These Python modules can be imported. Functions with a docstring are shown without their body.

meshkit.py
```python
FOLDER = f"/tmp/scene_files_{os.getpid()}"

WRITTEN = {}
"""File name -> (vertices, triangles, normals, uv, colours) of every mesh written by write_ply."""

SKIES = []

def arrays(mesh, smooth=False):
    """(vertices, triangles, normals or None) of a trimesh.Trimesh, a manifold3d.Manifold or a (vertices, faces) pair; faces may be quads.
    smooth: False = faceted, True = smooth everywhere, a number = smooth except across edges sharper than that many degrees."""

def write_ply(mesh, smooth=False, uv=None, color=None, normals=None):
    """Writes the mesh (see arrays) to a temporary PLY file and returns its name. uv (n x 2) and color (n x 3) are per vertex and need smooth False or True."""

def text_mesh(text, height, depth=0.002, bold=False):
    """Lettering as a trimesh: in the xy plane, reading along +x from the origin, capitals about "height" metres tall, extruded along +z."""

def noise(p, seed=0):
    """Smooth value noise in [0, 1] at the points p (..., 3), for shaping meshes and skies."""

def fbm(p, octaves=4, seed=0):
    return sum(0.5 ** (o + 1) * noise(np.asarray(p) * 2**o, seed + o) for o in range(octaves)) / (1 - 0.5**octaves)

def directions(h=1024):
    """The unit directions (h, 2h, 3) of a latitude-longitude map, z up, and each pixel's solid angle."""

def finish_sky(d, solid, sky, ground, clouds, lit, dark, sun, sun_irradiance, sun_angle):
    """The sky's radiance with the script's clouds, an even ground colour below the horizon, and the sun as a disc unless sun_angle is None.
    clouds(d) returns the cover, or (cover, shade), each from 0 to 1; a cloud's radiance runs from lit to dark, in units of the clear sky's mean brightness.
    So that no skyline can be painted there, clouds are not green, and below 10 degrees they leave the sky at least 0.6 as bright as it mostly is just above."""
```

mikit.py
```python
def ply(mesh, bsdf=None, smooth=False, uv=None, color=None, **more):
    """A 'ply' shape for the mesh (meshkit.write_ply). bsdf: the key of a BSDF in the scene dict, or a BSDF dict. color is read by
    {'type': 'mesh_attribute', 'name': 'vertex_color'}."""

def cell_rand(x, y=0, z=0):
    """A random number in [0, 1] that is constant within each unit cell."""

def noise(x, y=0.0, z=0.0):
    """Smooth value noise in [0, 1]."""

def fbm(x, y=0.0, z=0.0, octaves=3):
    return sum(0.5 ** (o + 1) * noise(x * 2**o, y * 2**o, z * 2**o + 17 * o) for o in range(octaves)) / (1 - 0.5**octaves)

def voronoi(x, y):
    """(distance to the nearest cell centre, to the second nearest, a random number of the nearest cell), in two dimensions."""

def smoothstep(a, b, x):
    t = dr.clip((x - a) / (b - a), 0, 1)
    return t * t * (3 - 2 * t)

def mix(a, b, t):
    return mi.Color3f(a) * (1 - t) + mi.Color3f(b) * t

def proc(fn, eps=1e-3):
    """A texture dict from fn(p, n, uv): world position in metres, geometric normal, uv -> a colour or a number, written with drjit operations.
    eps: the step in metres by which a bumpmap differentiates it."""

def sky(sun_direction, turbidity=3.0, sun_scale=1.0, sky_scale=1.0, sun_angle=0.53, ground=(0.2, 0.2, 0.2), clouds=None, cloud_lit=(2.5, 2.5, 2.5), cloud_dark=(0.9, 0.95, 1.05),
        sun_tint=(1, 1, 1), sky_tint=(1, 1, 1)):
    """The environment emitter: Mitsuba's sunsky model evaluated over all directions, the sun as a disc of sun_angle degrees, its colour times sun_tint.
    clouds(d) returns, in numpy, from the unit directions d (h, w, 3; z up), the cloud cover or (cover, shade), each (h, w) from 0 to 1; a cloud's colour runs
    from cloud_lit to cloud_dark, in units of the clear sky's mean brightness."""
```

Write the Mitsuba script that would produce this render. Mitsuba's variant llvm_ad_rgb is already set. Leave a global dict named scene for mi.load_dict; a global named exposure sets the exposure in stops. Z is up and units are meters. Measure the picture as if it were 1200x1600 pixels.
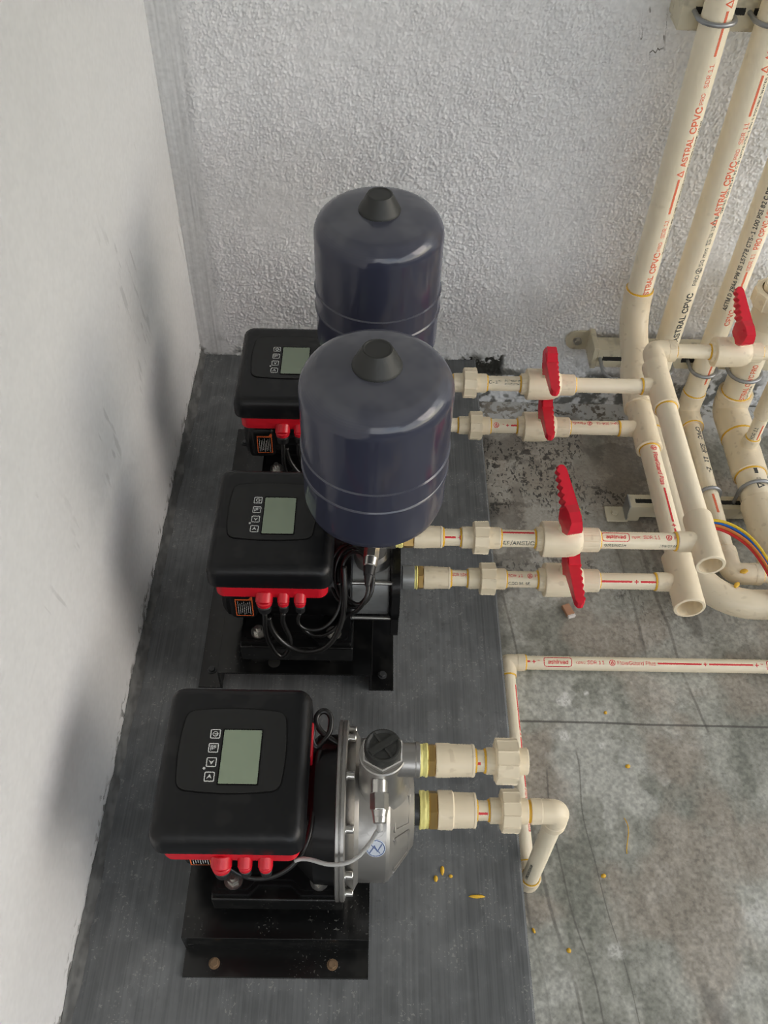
import math, random
import numpy as np, trimesh, manifold3d as m3, drjit as dr, mitsuba as mi
from shapely.geometry import Polygon, LineString, Point, box as sbox
from shapely.ops import unary_union
import mikit, meshkit
from mikit import noise, fbm, voronoi, smoothstep, mix, proc
random.seed(7); rng = np.random.default_rng(7)
T = mi.ScalarTransform4f
scene, labels = {}, {}

# ------------------------------------------------------------------ camera, sky, exposure
CAM = np.array([0.43208, -1.78921, 1.5])
FWD = np.array([0.014119, 0.649148, -0.760531]); UP = np.array([-0.019422, 0.760641, 0.648882])
scene['camera'] = {'type': 'perspective', 'fov': 2 * math.degrees(math.atan(600 / 1432.15)), 'fov_axis': 'x',
                   'near_clip': 0.01, 'far_clip': 200.0,
                   'to_world': T().look_at(origin=CAM.tolist(), target=(CAM + FWD).tolist(), up=UP.tolist())}

def clouds(d):
    n = meshkit.fbm(d * 2.3 + 3.1, 4, 5)
    return np.clip(0.70 + 2.2 * (n - 0.47), 0, 1), np.clip(1.1 * (n - 0.25), 0, 1)

scene['sky'] = mikit.sky([1.0, -0.24, 0.42], turbidity=4, sun_scale=0.042, sun_angle=28.0, sun_tint=(0.92, 1.07, 1.60), ground=(0.28, 0.27, 0.25), clouds=clouds, sky_tint=(1.01, 1.0, 0.98),
                         cloud_lit=(2.3, 2.3, 2.3), cloud_dark=(1.3, 1.33, 1.4))
exposure = 3.86

# ------------------------------------------------------------------ materials
def prin(c, rough=0.5, metal=0.0, **k):
    b = {'type': 'principled', 'base_color': c if isinstance(c, dict) else {'type': 'rgb', 'value': list(c)},
         'roughness': rough, 'metallic': metal, **k}
    return {'type': 'twosided', 'bsdf': b}

def bump(fn, scale, inner, eps=1e-3):
    return {'type': 'twosided', 'bsdf': {'type': 'bumpmap', 'arbitrary': proc(fn, eps), 'scale': scale, 'bsdf': inner['bsdf']}}

def f_cpvc(p, n, uv):
    t = fbm(p.x * 18, p.y * 18, p.z * 18, 3)
    s = smoothstep(0.62, 0.8, fbm(p.x * 70 + 9, p.y * 70, p.z * 70, 2)) * smoothstep(0.5, 0.7, t)
    return mix(mix((0.82, 0.735, 0.565), (0.78, 0.69, 0.515), t), (0.5, 0.42, 0.29), s * 0.22)

def f_fit(p, n, uv):
    t = fbm(p.x * 14 + 5, p.y * 14, p.z * 14, 3)
    s = smoothstep(0.66, 0.82, fbm(p.x * 90 + 4, p.y * 90, p.z * 90, 2))
    return mix(mix((0.765, 0.67, 0.50), (0.715, 0.62, 0.45), t), (0.42, 0.34, 0.22), s * 0.3)

def f_plinth(p, n, uv):
    st = fbm(p.x * 330, p.y * 7, p.z * 4, 3)          # brush marks along the plinth
    bl = fbm(p.x * 6, p.y * 4, 3.0, 4)
    md = fbm(p.x * 38, p.y * 30, 7.0, 4)
    c = mix((0.088, 0.094, 0.097), (0.178, 0.187, 0.192), smoothstep(0.2, 0.8, st) * 0.30 + smoothstep(0.3, 0.7, bl) * 0.38 + smoothstep(0.3, 0.7, md) * 0.32)
    sp = smoothstep(0.70, 0.78, fbm(p.x * 330, p.y * 330, 1.0, 2)) * smoothstep(0.45, 0.6, md)
    c = mix(c, (0.36, 0.36, 0.33), sp * 0.35)
    dk = smoothstep(0.74, 0.80, fbm(p.x * 120 + 40, p.y * 120, 4.0, 2))
    return mix(c, (0.04, 0.04, 0.04), dk * 0.22 * smoothstep(0.5, 0.7, bl))

def h_plinth(p, n, uv):
    return fbm(p.x * 240, p.y * 6, p.z * 4, 3)

def spot(p, x, y, r, k=0.35, f=60.0):
    d = dr.sqrt(dr.square(p.x - x) + dr.square(p.y - y)) + (fbm(p.x * f, p.y * f, x * 31, 2) - 0.5) * r * 1.6
    return 1 - smoothstep(r * (1 - k), r * (1 + k), d)

def scratches(p, k, f, seed, w):
    """Thin trowel lines along the depth: where a noise crosses its middle, broken into lengths."""
    u = p.x - p.y * k + (fbm(p.x * 5, p.y * 5, seed, 2) - 0.5) * 0.035
    m = noise(u * f, p.y * 0.55, seed)
    gate = smoothstep(0.50, 0.60, fbm(u * f * 0.5 + 3, p.y * 5.5, seed + 4.0, 2))
    return (1 - smoothstep(w * 0.3, w, dr.abs(m - 0.5))) * gate

def f_floor(p, n, uv):
    big = fbm(p.x * 5, p.y * 5, 2.0, 4)
    mid = fbm(p.x * 22, p.y * 22, 6.0, 4)
    fine = fbm(p.x * 170, p.y * 170, 1.0, 3)
    war = fbm(p.x * 11 + mid * 1.6, p.y * 7 + big * 1.6, 14.0, 5)
    u = p.x - p.y * 0.05
    lay = fbm(u * 34, p.y * 7, 8.0, 4)
    c = mix((0.215, 0.222, 0.192), (0.41, 0.412, 0.37), smoothstep(0.36, 0.63, 0.42 * war + 0.28 * lay + 0.30 * big))
    c = mix(c, (0.48, 0.485, 0.45), smoothstep(0.56, 0.70, war) * 0.5)
    streak = dr.clip(scratches(p, -0.06, 13.0, 2.0, 0.024) + 0.8 * scratches(p, -0.13, 21.0, 5.0, 0.028), 0, 1)
    c = mix(c, (0.34, 0.285, 0.235), smoothstep(0.50, 0.68, fbm(p.x * 8 + 3, p.y * 7, 3.0, 4)) * 0.5)
    c = c * (0.62 + 0.76 * fine)
    c = mix(c, (0.085, 0.08, 0.072), streak * 0.62)
    # dirt gathered towards the back, by the pipes and the wall
    back = smoothstep(-0.88, -0.40, p.y) * (0.30 + 0.70 * smoothstep(1.35, 0.85, p.x))
    c = mix(c, (0.285, 0.245, 0.20), back * 0.55)
    dirt = smoothstep(0.50, 0.66, fbm(p.x * 14 + fine * 0.5, p.y * 14 + mid, 21.0, 5)) * back
    c = mix(c, (0.11, 0.095, 0.078), dirt * 0.6)
    zone = smoothstep(0.42, 0.62, fbm(p.x * 9, p.y * 9, 33.0, 3))
    specks = smoothstep(0.61, 0.68, fbm(p.x * 210 + mid * 3, p.y * 130 + fine * 2, 9.0, 3)) * (0.10 + 0.90 * back * zone)
    c = mix(c, (0.030, 0.027, 0.024), specks * 0.85)
    lumps = smoothstep(0.69, 0.73, fbm(p.x * 62 + fine, p.y * 62 + mid, 5.0, 3)) * back * zone
    c = mix(c, (0.035, 0.030, 0.026), lumps * 0.8)
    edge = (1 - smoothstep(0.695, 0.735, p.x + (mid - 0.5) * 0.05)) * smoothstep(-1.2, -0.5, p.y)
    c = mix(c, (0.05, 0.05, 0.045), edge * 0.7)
    # whitewash splashed along the foot of the wall
    wash = smoothstep(-0.12, -0.035, p.y + (mid - 0.5) * 0.12)
    c = mix(c, (0.62, 0.62, 0.60), wash * smoothstep(0.33, 0.50, fbm(p.x * 85 + mid * 2, p.y * 85 + fine, 30.0, 4)) * 0.9)
    # white paint spots
    w = spot(p, 0.829, -0.875, 0.014) + spot(p, 0.875, -0.861, 0.006) + spot(p, 0.820, -0.956, 0.009) + spot(p, 0.891, -0.976, 0.009) + 0.6 * spot(p, 0.857, -1.35, 0.014) + 0.5 * spot(p, 1.114, -1.288, 0.022)
    c = mix(c, (0.66, 0.66, 0.63), dr.clip(w, 0, 1) * (0.35 + 0.65 * smoothstep(0.4, 0.6, fbm(p.x * 260, p.y * 260, 2.0, 2))))
    # the joint of the two pours
    j = dr.abs(p.y + 0.928 + (noise(p.x * 9, 1.0) - 0.5) * 0.006)
    return mix(c, (0.08, 0.075, 0.07), (1 - smoothstep(0.0012, 0.0035, j)) * 0.75)

def h_floor(p, n, uv):
    return 0.8 * fbm(p.x * 170, p.y * 170, 1.0, 3) + 0.5 * fbm((p.x - p.y * 0.05) * 60, p.y * 6, 8.0, 3)

def f_backwall(p, n, uv):
    b = fbm(p.x * 4, p.z * 4, 5.0, 3)
    g = fbm(p.x * 150, p.z * 150, 2.0, 2)
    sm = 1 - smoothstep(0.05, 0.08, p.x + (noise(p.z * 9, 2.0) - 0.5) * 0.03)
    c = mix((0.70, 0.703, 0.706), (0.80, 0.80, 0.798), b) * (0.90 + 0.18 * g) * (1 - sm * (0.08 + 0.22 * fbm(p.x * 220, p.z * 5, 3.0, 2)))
    # grime along the foot of the wall
    lo = 1 - smoothstep(0.0, 0.055, p.z + 0.02 + (fbm(p.x * 18, p.z * 18, 3.0, 3) - 0.5) * 0.10 + smoothstep(0.72, 0.80, p.x) * 0.05)
    c = mix(c, (0.10, 0.10, 0.085), lo * smoothstep(0.36, 0.62, fbm(p.x * 55, p.z * 55, 13.0, 3)) * 0.9)
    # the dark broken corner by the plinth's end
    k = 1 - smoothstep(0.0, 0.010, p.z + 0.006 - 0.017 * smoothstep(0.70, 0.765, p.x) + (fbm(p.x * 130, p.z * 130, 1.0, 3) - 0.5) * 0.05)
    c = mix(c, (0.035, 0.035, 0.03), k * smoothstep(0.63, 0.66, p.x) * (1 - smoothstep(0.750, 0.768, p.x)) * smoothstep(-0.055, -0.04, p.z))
    # hairline cracks below the upper rail
    m = fbm(p.x * 55 + p.z * 14, p.z * 12, 7.0, 3)
    box_ = smoothstep(0.905, 0.925, p.x) * (1 - smoothstep(0.955, 0.975, p.x)) * smoothstep(0.735, 0.76, p.z) * (1 - smoothstep(0.825, 0.845, p.z))
    c = mix(c, (0.09, 0.08, 0.07), (1 - smoothstep(0.006, 0.016, dr.abs(m - 0.5))) * box_)
    return c

def f_leftwall(p, n, uv):
    b = fbm(p.y * 5, p.z * 5, 8.0, 4)
    c = mix((0.58, 0.582, 0.586), (0.635, 0.636, 0.636), b)
    c = c * (0.96 + 0.08 * fbm(p.y * 130, p.z * 130, 3.0, 2))
    lo = 1 - smoothstep(0.012, 0.05, p.z + (fbm(p.y * 40, p.z * 40, 6.0, 3) - 0.5) * 0.07)
    c = mix(c, (0.12, 0.12, 0.11), lo * smoothstep(0.55, 0.68, fbm(p.y * 95, p.z * 95, 12.0, 2)) * 0.8)
    # rubbed scuff marks higher on the wall
    s = smoothstep(0.66, 0.76, fbm(p.y * 60 + p.z * 14, p.z * 13, 15.0, 3)) * smoothstep(0.56, 0.66, fbm(p.y * 7, p.z * 7, 2.0, 2))
    zone = smoothstep(0.25, 0.35, p.z) * (1 - smoothstep(0.60, 0.75, p.z))
    return mix(c, (0.36, 0.36, 0.36), s * zone * 0.4)

def h_leftwall(p, n, uv):
    return fbm(p.y * 110, p.z * 110, 4.0, 3)

def f_fillet(p, n, uv):
    a = fbm(p.x * 60, p.y * 40, p.z * 60, 3)
    return mix((0.085, 0.088, 0.087), (0.165, 0.168, 0.164), smoothstep(0.3, 0.8, a))

def f_lid(p, n, uv):
    a = smoothstep(0.56, 0.75, fbm(p.x * 40, p.y * 40, p.z * 20, 4))
    return mix((0.0050, 0.0055, 0.0065), (0.016, 0.016, 0.016), a * 0.5)

def f_paint(p, n, uv):
    d = smoothstep(0.5, 0.75, fbm(p.x * 30, p.y * 30, p.z * 30, 4))
    s = smoothstep(0.70, 0.76, fbm(p.x * 380, p.y * 380, p.z * 380, 2)) * smoothstep(0.5, 0.65, fbm(p.x * 24, p.y * 24, 3.0, 2))
    return mix(mix((0.0055, 0.0058, 0.006), (0.014, 0.014, 0.0135), d), (0.14, 0.14, 0.13), s * 0.55)

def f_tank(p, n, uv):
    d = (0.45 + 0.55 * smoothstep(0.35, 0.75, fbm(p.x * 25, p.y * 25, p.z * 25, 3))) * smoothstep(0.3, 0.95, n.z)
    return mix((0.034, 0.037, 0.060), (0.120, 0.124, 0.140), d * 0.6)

def f_steel(p, n, uv):
    return mix((0.44, 0.43, 0.41), (0.36, 0.35, 0.33), fbm(p.x * 30, p.y * 30, p.z * 30, 3))

def f_rail(p, n, uv):
    d = smoothstep(0.58, 0.75, fbm(p.x * 40, p.y * 40, p.z * 40, 3))
    return mix((0.56, 0.51, 0.38), (0.25, 0.23, 0.17), d * 0.5)

MATS = {
    'cpvc': prin(proc(f_cpvc), 0.33, specular=0.5), 'fitting': prin(proc(f_fit), 0.4, specular=0.45),
    'plinth_concrete': bump(h_plinth, 0.0005, prin(proc(f_plinth), 0.62, specular=0.35)),
    'floor_concrete': bump(h_floor, 0.0011, prin(proc(f_floor), 0.75, specular=0.3)),
    'stucco': prin(proc(f_backwall), 0.6, specular=0.35),
    'plaster': bump(h_leftwall, 0.0014, prin(proc(f_leftwall), 0.7, specular=0.3)),
    'mortar': prin(proc(f_fillet), 0.8), 'white_paint': prin((0.62, 0.62, 0.61), 0.8), 'grey_paint': prin((0.22, 0.22, 0.22), 0.8),
    'ground_grey': prin((0.25, 0.24, 0.22), 0.9),
    'lid_black': prin(proc(f_lid), 0.38, specular=0.35), 'panel_black': prin((0.014, 0.0145, 0.0145), 0.45, specular=0.35),
    'lcd': prin((0.245, 0.30, 0.215), 0.22), 'icon_white': prin((0.55, 0.55, 0.54), 0.5),
    'red_plastic': prin((0.56, 0.010, 0.022), 0.34), 'black_paint': prin(proc(f_paint), 0.18, specular=0.45),
    'motor_black': prin((0.0055, 0.0055, 0.006), 0.32, specular=0.35), 'rubber': prin((0.012, 0.012, 0.013), 0.45),
    'cap_black': prin((0.022, 0.023, 0.021), 0.5), 'tank_blue': prin(proc(f_tank), 0.13, specular=0.6),
    'steel': prin(proc(f_steel), 0.36, 0.85), 'bright_steel': prin((0.62, 0.61, 0.58), 0.25, 0.95), 'zinc': prin((0.33, 0.34, 0.35), 0.4, 0.7),
    'barrel_grey': prin((0.30, 0.31, 0.31), 0.38, 0.5), 'dark_iron': prin((0.055, 0.058, 0.06), 0.4, 0.2),
    'brass': prin((0.48, 0.32, 0.12), 0.34, 0.85), 'tape': prin((0.78, 0.72, 0.26), 0.5), 'cement': prin((0.74, 0.44, 0.04), 0.3),
    'handle_red': prin((0.60, 0.012, 0.030), 0.36), 'print_red': prin((0.62, 0.045, 0.05), 0.5), 'print_orange': prin((0.72, 0.17, 0.09), 0.5),
    'print_black': prin((0.06, 0.06, 0.055), 0.6), 'rail_cream': prin(proc(f_rail), 0.5), 'rust': prin((0.20, 0.13, 0.075), 0.6, 0.3),
    'label_orange': prin((0.75, 0.14, 0.035), 0.5), 'label_black': prin((0.004, 0.004, 0.004), 0.7, specular=0.1), 'sticker': prin((0.50, 0.55, 0.62), 0.4),
    'sticker_ink': prin((0.10, 0.14, 0.28), 0.4), 'wire_grey': prin((0.38, 0.38, 0.37), 0.4), 'wire_black': prin((0.010, 0.010, 0.010), 0.3),
    'wire_red': prin((0.62, 0.03, 0.03), 0.35), 'wire_blue': prin((0.02, 0.13, 0.50), 0.35), 'wire_yellow': prin((0.78, 0.55, 0.04), 0.35),
    'wire_orange': prin((0.62, 0.20, 0.05), 0.35), 'wire_navy': prin((0.02, 0.04, 0.20), 0.35), 'dark_slot': prin((0.02, 0.02, 0.018), 0.9),
    'brick': prin((0.42, 0.22, 0.13), 0.8), 'chip_white': prin((0.62, 0.58, 0.53), 0.8), 'leaf': prin((0.60, 0.36, 0.16), 0.7), 'mold': prin((0.03, 0.025, 0.022), 0.8),
    'bore': prin((0.62, 0.51, 0.36), 0.5),
}
for k, v in MATS.items(): scene['m_' + k] = v

# ------------------------------------------------------------------ mesh helpers
def V(*a): return np.array(a, float)
def unit(v): v = np.asarray(v, float); return v / np.linalg.norm(v)
def cat(*ms): return trimesh.util.concatenate([m for m in ms if m is not None])
def frame(d):
    d = unit(d); a = V(0, 0, 1) if abs(d[2]) < 0.9 else V(1, 0, 0)
    u = unit(np.cross(a, d)); return u, np.cross(d, u), d

def lathe(p0, d, prof, n=40, mod=None):
    """prof: (t along d, radius) from one end to the other; mod(theta, i) scales the radius."""
    u, v, d = frame(d); th = np.arange(n) * 2 * np.pi / n; rings = []
    for i, (t, r) in enumerate(prof):
        rr = r * (np.ones(n) if mod is None else mod(th, i))
        rings.append(np.asarray(p0) + d * t + np.outer(rr * np.cos(th), u) + np.outer(rr * np.sin(th), v))
    P = np.vstack(rings); k = len(prof)
    i, j = np.meshgrid(np.arange(k - 1), np.arange(n), indexing='ij'); j2 = (j + 1) % n
    q = np.stack([i * n + j, i * n + j2, (i + 1) * n + j2, (i + 1) * n + j], -1).reshape(-1, 4)
    m = trimesh.Trimesh(P, np.vstack([q[:, [0, 1, 2]], q[:, [0, 2, 3]]]), process=False)
    m.merge_vertices(); m.update_faces(m.nondegenerate_faces()); return m

def rod(a, b, r, r2=None, c=0.0, n=32):
    a, b = np.asarray(a, float), np.asarray(b, float); L = np.linalg.norm(b - a); r2 = r if r2 is None else r2
    pr = [(0, 0)] + ([(0, r - c), (c, r)] if c else [(0, r)]) + ([(L - c, r2), (L, r2 - c)] if c else [(L, r2)]) + [(L, 0)]
    return lathe(a, b - a, pr, n)

def tube(pts, r, n=16, caps=True):
    p = np.asarray(pts, float); t = np.gradient(p, axis=0); t /= np.linalg.norm(t, axis=1, keepdims=True)
    u = frame(t[0])[0]; rings = []; rr = np.broadcast_to(r, (len(p),)); th = np.arange(n) * 2 * np.pi / n
    for i in range(len(p)):
        u = unit(u - t[i] * (u @ t[i])); v = np.cross(t[i], u)
        rings.append(p[i] + rr[i] * (np.outer(np.cos(th), u) + np.outer(np.sin(th), v)))
    P = np.vstack(rings + ([p[:1], p[-1:]] if caps else [])); k = len(p)
    i, j = np.meshgrid(np.arange(k - 1), np.arange(n), indexing='ij'); j2 = (j + 1) % n
    q = np.stack([i * n + j, i * n + j2, (i + 1) * n + j2, (i + 1) * n + j], -1).reshape(-1, 4)
    F = [q[:, [0, 1, 2]], q[:, [0, 2, 3]]]
    if caps:
        a = np.arange(n); b = (a + 1) % n
        F += [np.stack([b, a, a * 0 + k * n], 1), np.stack([(k - 1) * n + a, (k - 1) * n + b, a * 0 + k * n + 1], 1)]
    return trimesh.Trimesh(P, np.vstack(F), process=False)

def spline(pts, n=40):
    from scipy.interpolate import CubicSpline
    p = np.asarray(pts, float); s = np.r_[0, np.cumsum(np.linalg.norm(np.diff(p, axis=0), axis=1))]
    return CubicSpline(s, p)(np.linspace(0, s[-1], n))

def arc(c, a, b, r, n=16, a0=0.0, a1=90.0):
    th = np.radians(np.linspace(a0, a1, n)); return np.asarray(c) + r * (np.outer(np.cos(th), a) + np.outer(np.sin(th), b))

def rbox(lo, hi, r=0.003, seg=2):
    lo, hi = np.asarray(lo, float), np.asarray(hi, float); r = min(r, (hi - lo).min() / 2 * 0.98)
    s = trimesh.creation.icosphere(subdivisions=seg, radius=r).vertices
    c = np.array([[x, y, z] for x in (lo[0] + r, hi[0] - r) for y in (lo[1] + r, hi[1] - r) for z in (lo[2] + r, hi[2] - r)])
    return trimesh.convex.convex_hull((c[:, None] + s[None]).reshape(-1, 3))

def box(lo, hi, c=0.0):
    lo, hi = np.asarray(lo, float), np.asarray(hi, float)
    if c:
        pts = []
        for x in (0, 1):
            for y in (0, 1):
                for z in (0, 1):
                    b = np.where([x, y, z], hi, lo); s = np.where([x, y, z], -c, c)
                    for k in range(3): q = b + s; q[k] = b[k]; pts.append(q)
        return trimesh.convex.convex_hull(np.array(pts))
    m = trimesh.creation.box(hi - lo); m.apply_translation((lo + hi) / 2); return m

def extrude(poly, h, M):
    """Extrude a shapely polygon by h along local z and place by the 4x4 M."""
    gs = getattr(poly, 'geoms', [poly])
    m = cat(*[trimesh.creation.extrude_polygon(g, h, engine='earcut') for g in gs]); m.apply_transform(M); return m

def basis(o, x, y, z):
    M = np.eye(4); M[:3, 0], M[:3, 1], M[:3, 2], M[:3, 3] = x, y, z, o; return M

def hexprism(p0, d, r, L, n=6, c=0.0012):
    return lathe(p0, d, [(0, 0), (0, r * 0.93), (c, r), (L - c, r), (L, r * 0.93), (L, 0)], n)

def wrap(m, p0, d, r, nrm):
    """Bend a flat mesh (x along the pipe, y around it, z outward) onto the pipe of radius r."""
    d = unit(d); nrm = unit(np.asarray(nrm, float) - d * (np.asarray(nrm) @ d)); up = np.cross(nrm, d)
    v, f = trimesh.remesh.subdivide_to_size(m.vertices, m.faces, 0.006, max_iter=12)
    a = v[:, 1] / r; rr = r + 0.00015 + v[:, 2]
    P = np.asarray(p0) + np.outer(v[:, 0], d) + (rr * np.cos(a))[:, None] * nrm + (rr * np.sin(a))[:, None] * up
    return trimesh.Trimesh(P, f, process=False)

def flat(m, x=0, y=0):
    m = m.copy(); m.apply_translation([x, y, 0]); return m
def strip(L, w): return trimesh.creation.box([L, w, 0.0003], transform=trimesh.transformations.translation_matrix([L / 2, 0, 0.00015]))
def text(s, h, bold=False, w=None):
    m = meshkit.text_mesh(s, h, 0.0003, bold); m.apply_translation([0, -h / 2, 0])
    if w: m.apply_scale([w / m.bounds[1, 0], 1, 1])
    return m
def width(m): return m.bounds[1, 0] - m.bounds[0, 0]
def line_print(items, gap=0.004):
    """Lay flat pieces one after the other along x."""
    x, out = 0, []
    for it in items:
        if isinstance(it, (int, float)): x += it; continue
        b = it.bounds; out.append(flat(it, x - b[0, 0])); x += b[1, 0] - b[0, 0] + gap
    return cat(*out)
def poly_flat(p, h=0.0003): return cat(*[trimesh.creation.extrude_polygon(g, h, engine='earcut') for g in getattr(p, 'geoms', [p])])
def plus(s): return poly_flat(unary_union([sbox(-s, -s * .22, s, s * .22), sbox(-s * .22, -s, s * .22, s)]))
def oval_text(s, h):
    t = text(s, h, True); w = width(t); o = sbox(-h * .7, -h * .95, w + h * .7, h * .95).buffer(0).buffer(-h * .4).buffer(h * .75)
    return cat(t, poly_flat(o.exterior.buffer(h * .09)))
def flame_ring(h):
    return cat(poly_flat(Point(0, 0).buffer(h * .75).exterior.buffer(h * .09)), poly_flat(Polygon([(0, h * .45), (h * .33, -h * .25), (0, -h * .42), (-h * .33, -h * .25)]).exterior.buffer(h * .1)))
def tri_mark(h):
    return poly_flat(Polygon([(-h * .55, -h * .5), (h * .55, -h * .5), (0, h * .6)]).exterior.buffer(h * .1))

# ------------------------------------------------------------------ scene helpers
def numbered(k):
    if k not in scene and k not in labels and not any(x.startswith(k + '__') for x in scene): return k
    i = 1
    while f'{k}_{i:03d}' in scene or f'{k}_{i:03d}' in labels or any(x.startswith(f'{k}_{i:03d}__') for x in scene): i += 1
    return f'{k}_{i:03d}'
def thing(name, label, cat_, group=None):
    k = numbered(name); labels[k] = {'label': label, 'category': cat_}
    if group: labels[k]['group'] = group
    return k
def part(parent, name, mesh, mat, smooth=35, label=None):
    k = numbered(f'{parent}__{name}'); scene[k] = mikit.ply(mesh, 'm_' + mat, smooth)
    if label: labels[k] = {'label': label}
    return k
def single(name, mesh, mat, label, cat_, group=None, smooth=35, kind=None):
    k = numbered(name); scene[k] = mikit.ply(mesh, 'm_' + mat, smooth); labels[k] = {'label': label, 'category': cat_}
    if group: labels[k]['group'] = group
    if kind: labels[k]['kind'] = kind
    return k
def struct(name, mesh, mat, smooth=False, label=None):
    k = numbered(name); scene[k] = mikit.ply(mesh, 'm_' + mat, smooth); labels[k] = {'kind': 'structure', 'label': label or name.replace('_', ' ')}
    return k
def ring(parent, p, d, r, w=0.0035, mat='cement', seed=0):
    """A bead of squeezed-out solvent cement around a pipe."""
    rg = np.random.default_rng(seed + int(abs(p[0] * 7919 + p[1] * 104729 + p[2] * 1299) * 10) % 100000)
    u, v, dd = frame(d); n = 40; th = np.arange(n) * 2 * np.pi / n
    ph = rg.uniform(0, 6.28, 3)
    wob = 0.35 * np.sin(th + ph[0]) + 0.3 * np.sin(3 * th + ph[1]) + 0.2 * np.sin(5 * th + ph[2])
    rings = []
    for (a, b) in ((-1, -.3), (-.55, .55), (.3, .6), (1, -.3)):
        rr = r + 0.0012 * b * (1 + .6 * wob) + 0.0004; tt = w * .5 * (a * (1 + .25 * wob))
        rings.append(np.asarray(p) + tt[:, None] * dd + np.outer(rr * np.cos(th), u) + np.outer(rr * np.sin(th), v) if np.ndim(rr) and False else
                     np.asarray(p) + tt[:, None] * dd + (rr * np.cos(th))[:, None] * u + (rr * np.sin(th))[:, None] * v)
    P = np.vstack(rings); i, j = np.meshgrid(np.arange(3), np.arange(n), indexing='ij'); j2 = (j + 1) % n
    q = np.stack([i * n + j, i * n + j2, (i + 1) * n + j2, (i + 1) * n + j], -1).reshape(-1, 4)
    return part(parent, 'cement_ring', trimesh.Trimesh(P, np.vstack([q[:, [0, 1, 2]], q[:, [0, 2, 3]]]), process=False), mat, True, 'yellow solvent cement bead')

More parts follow.
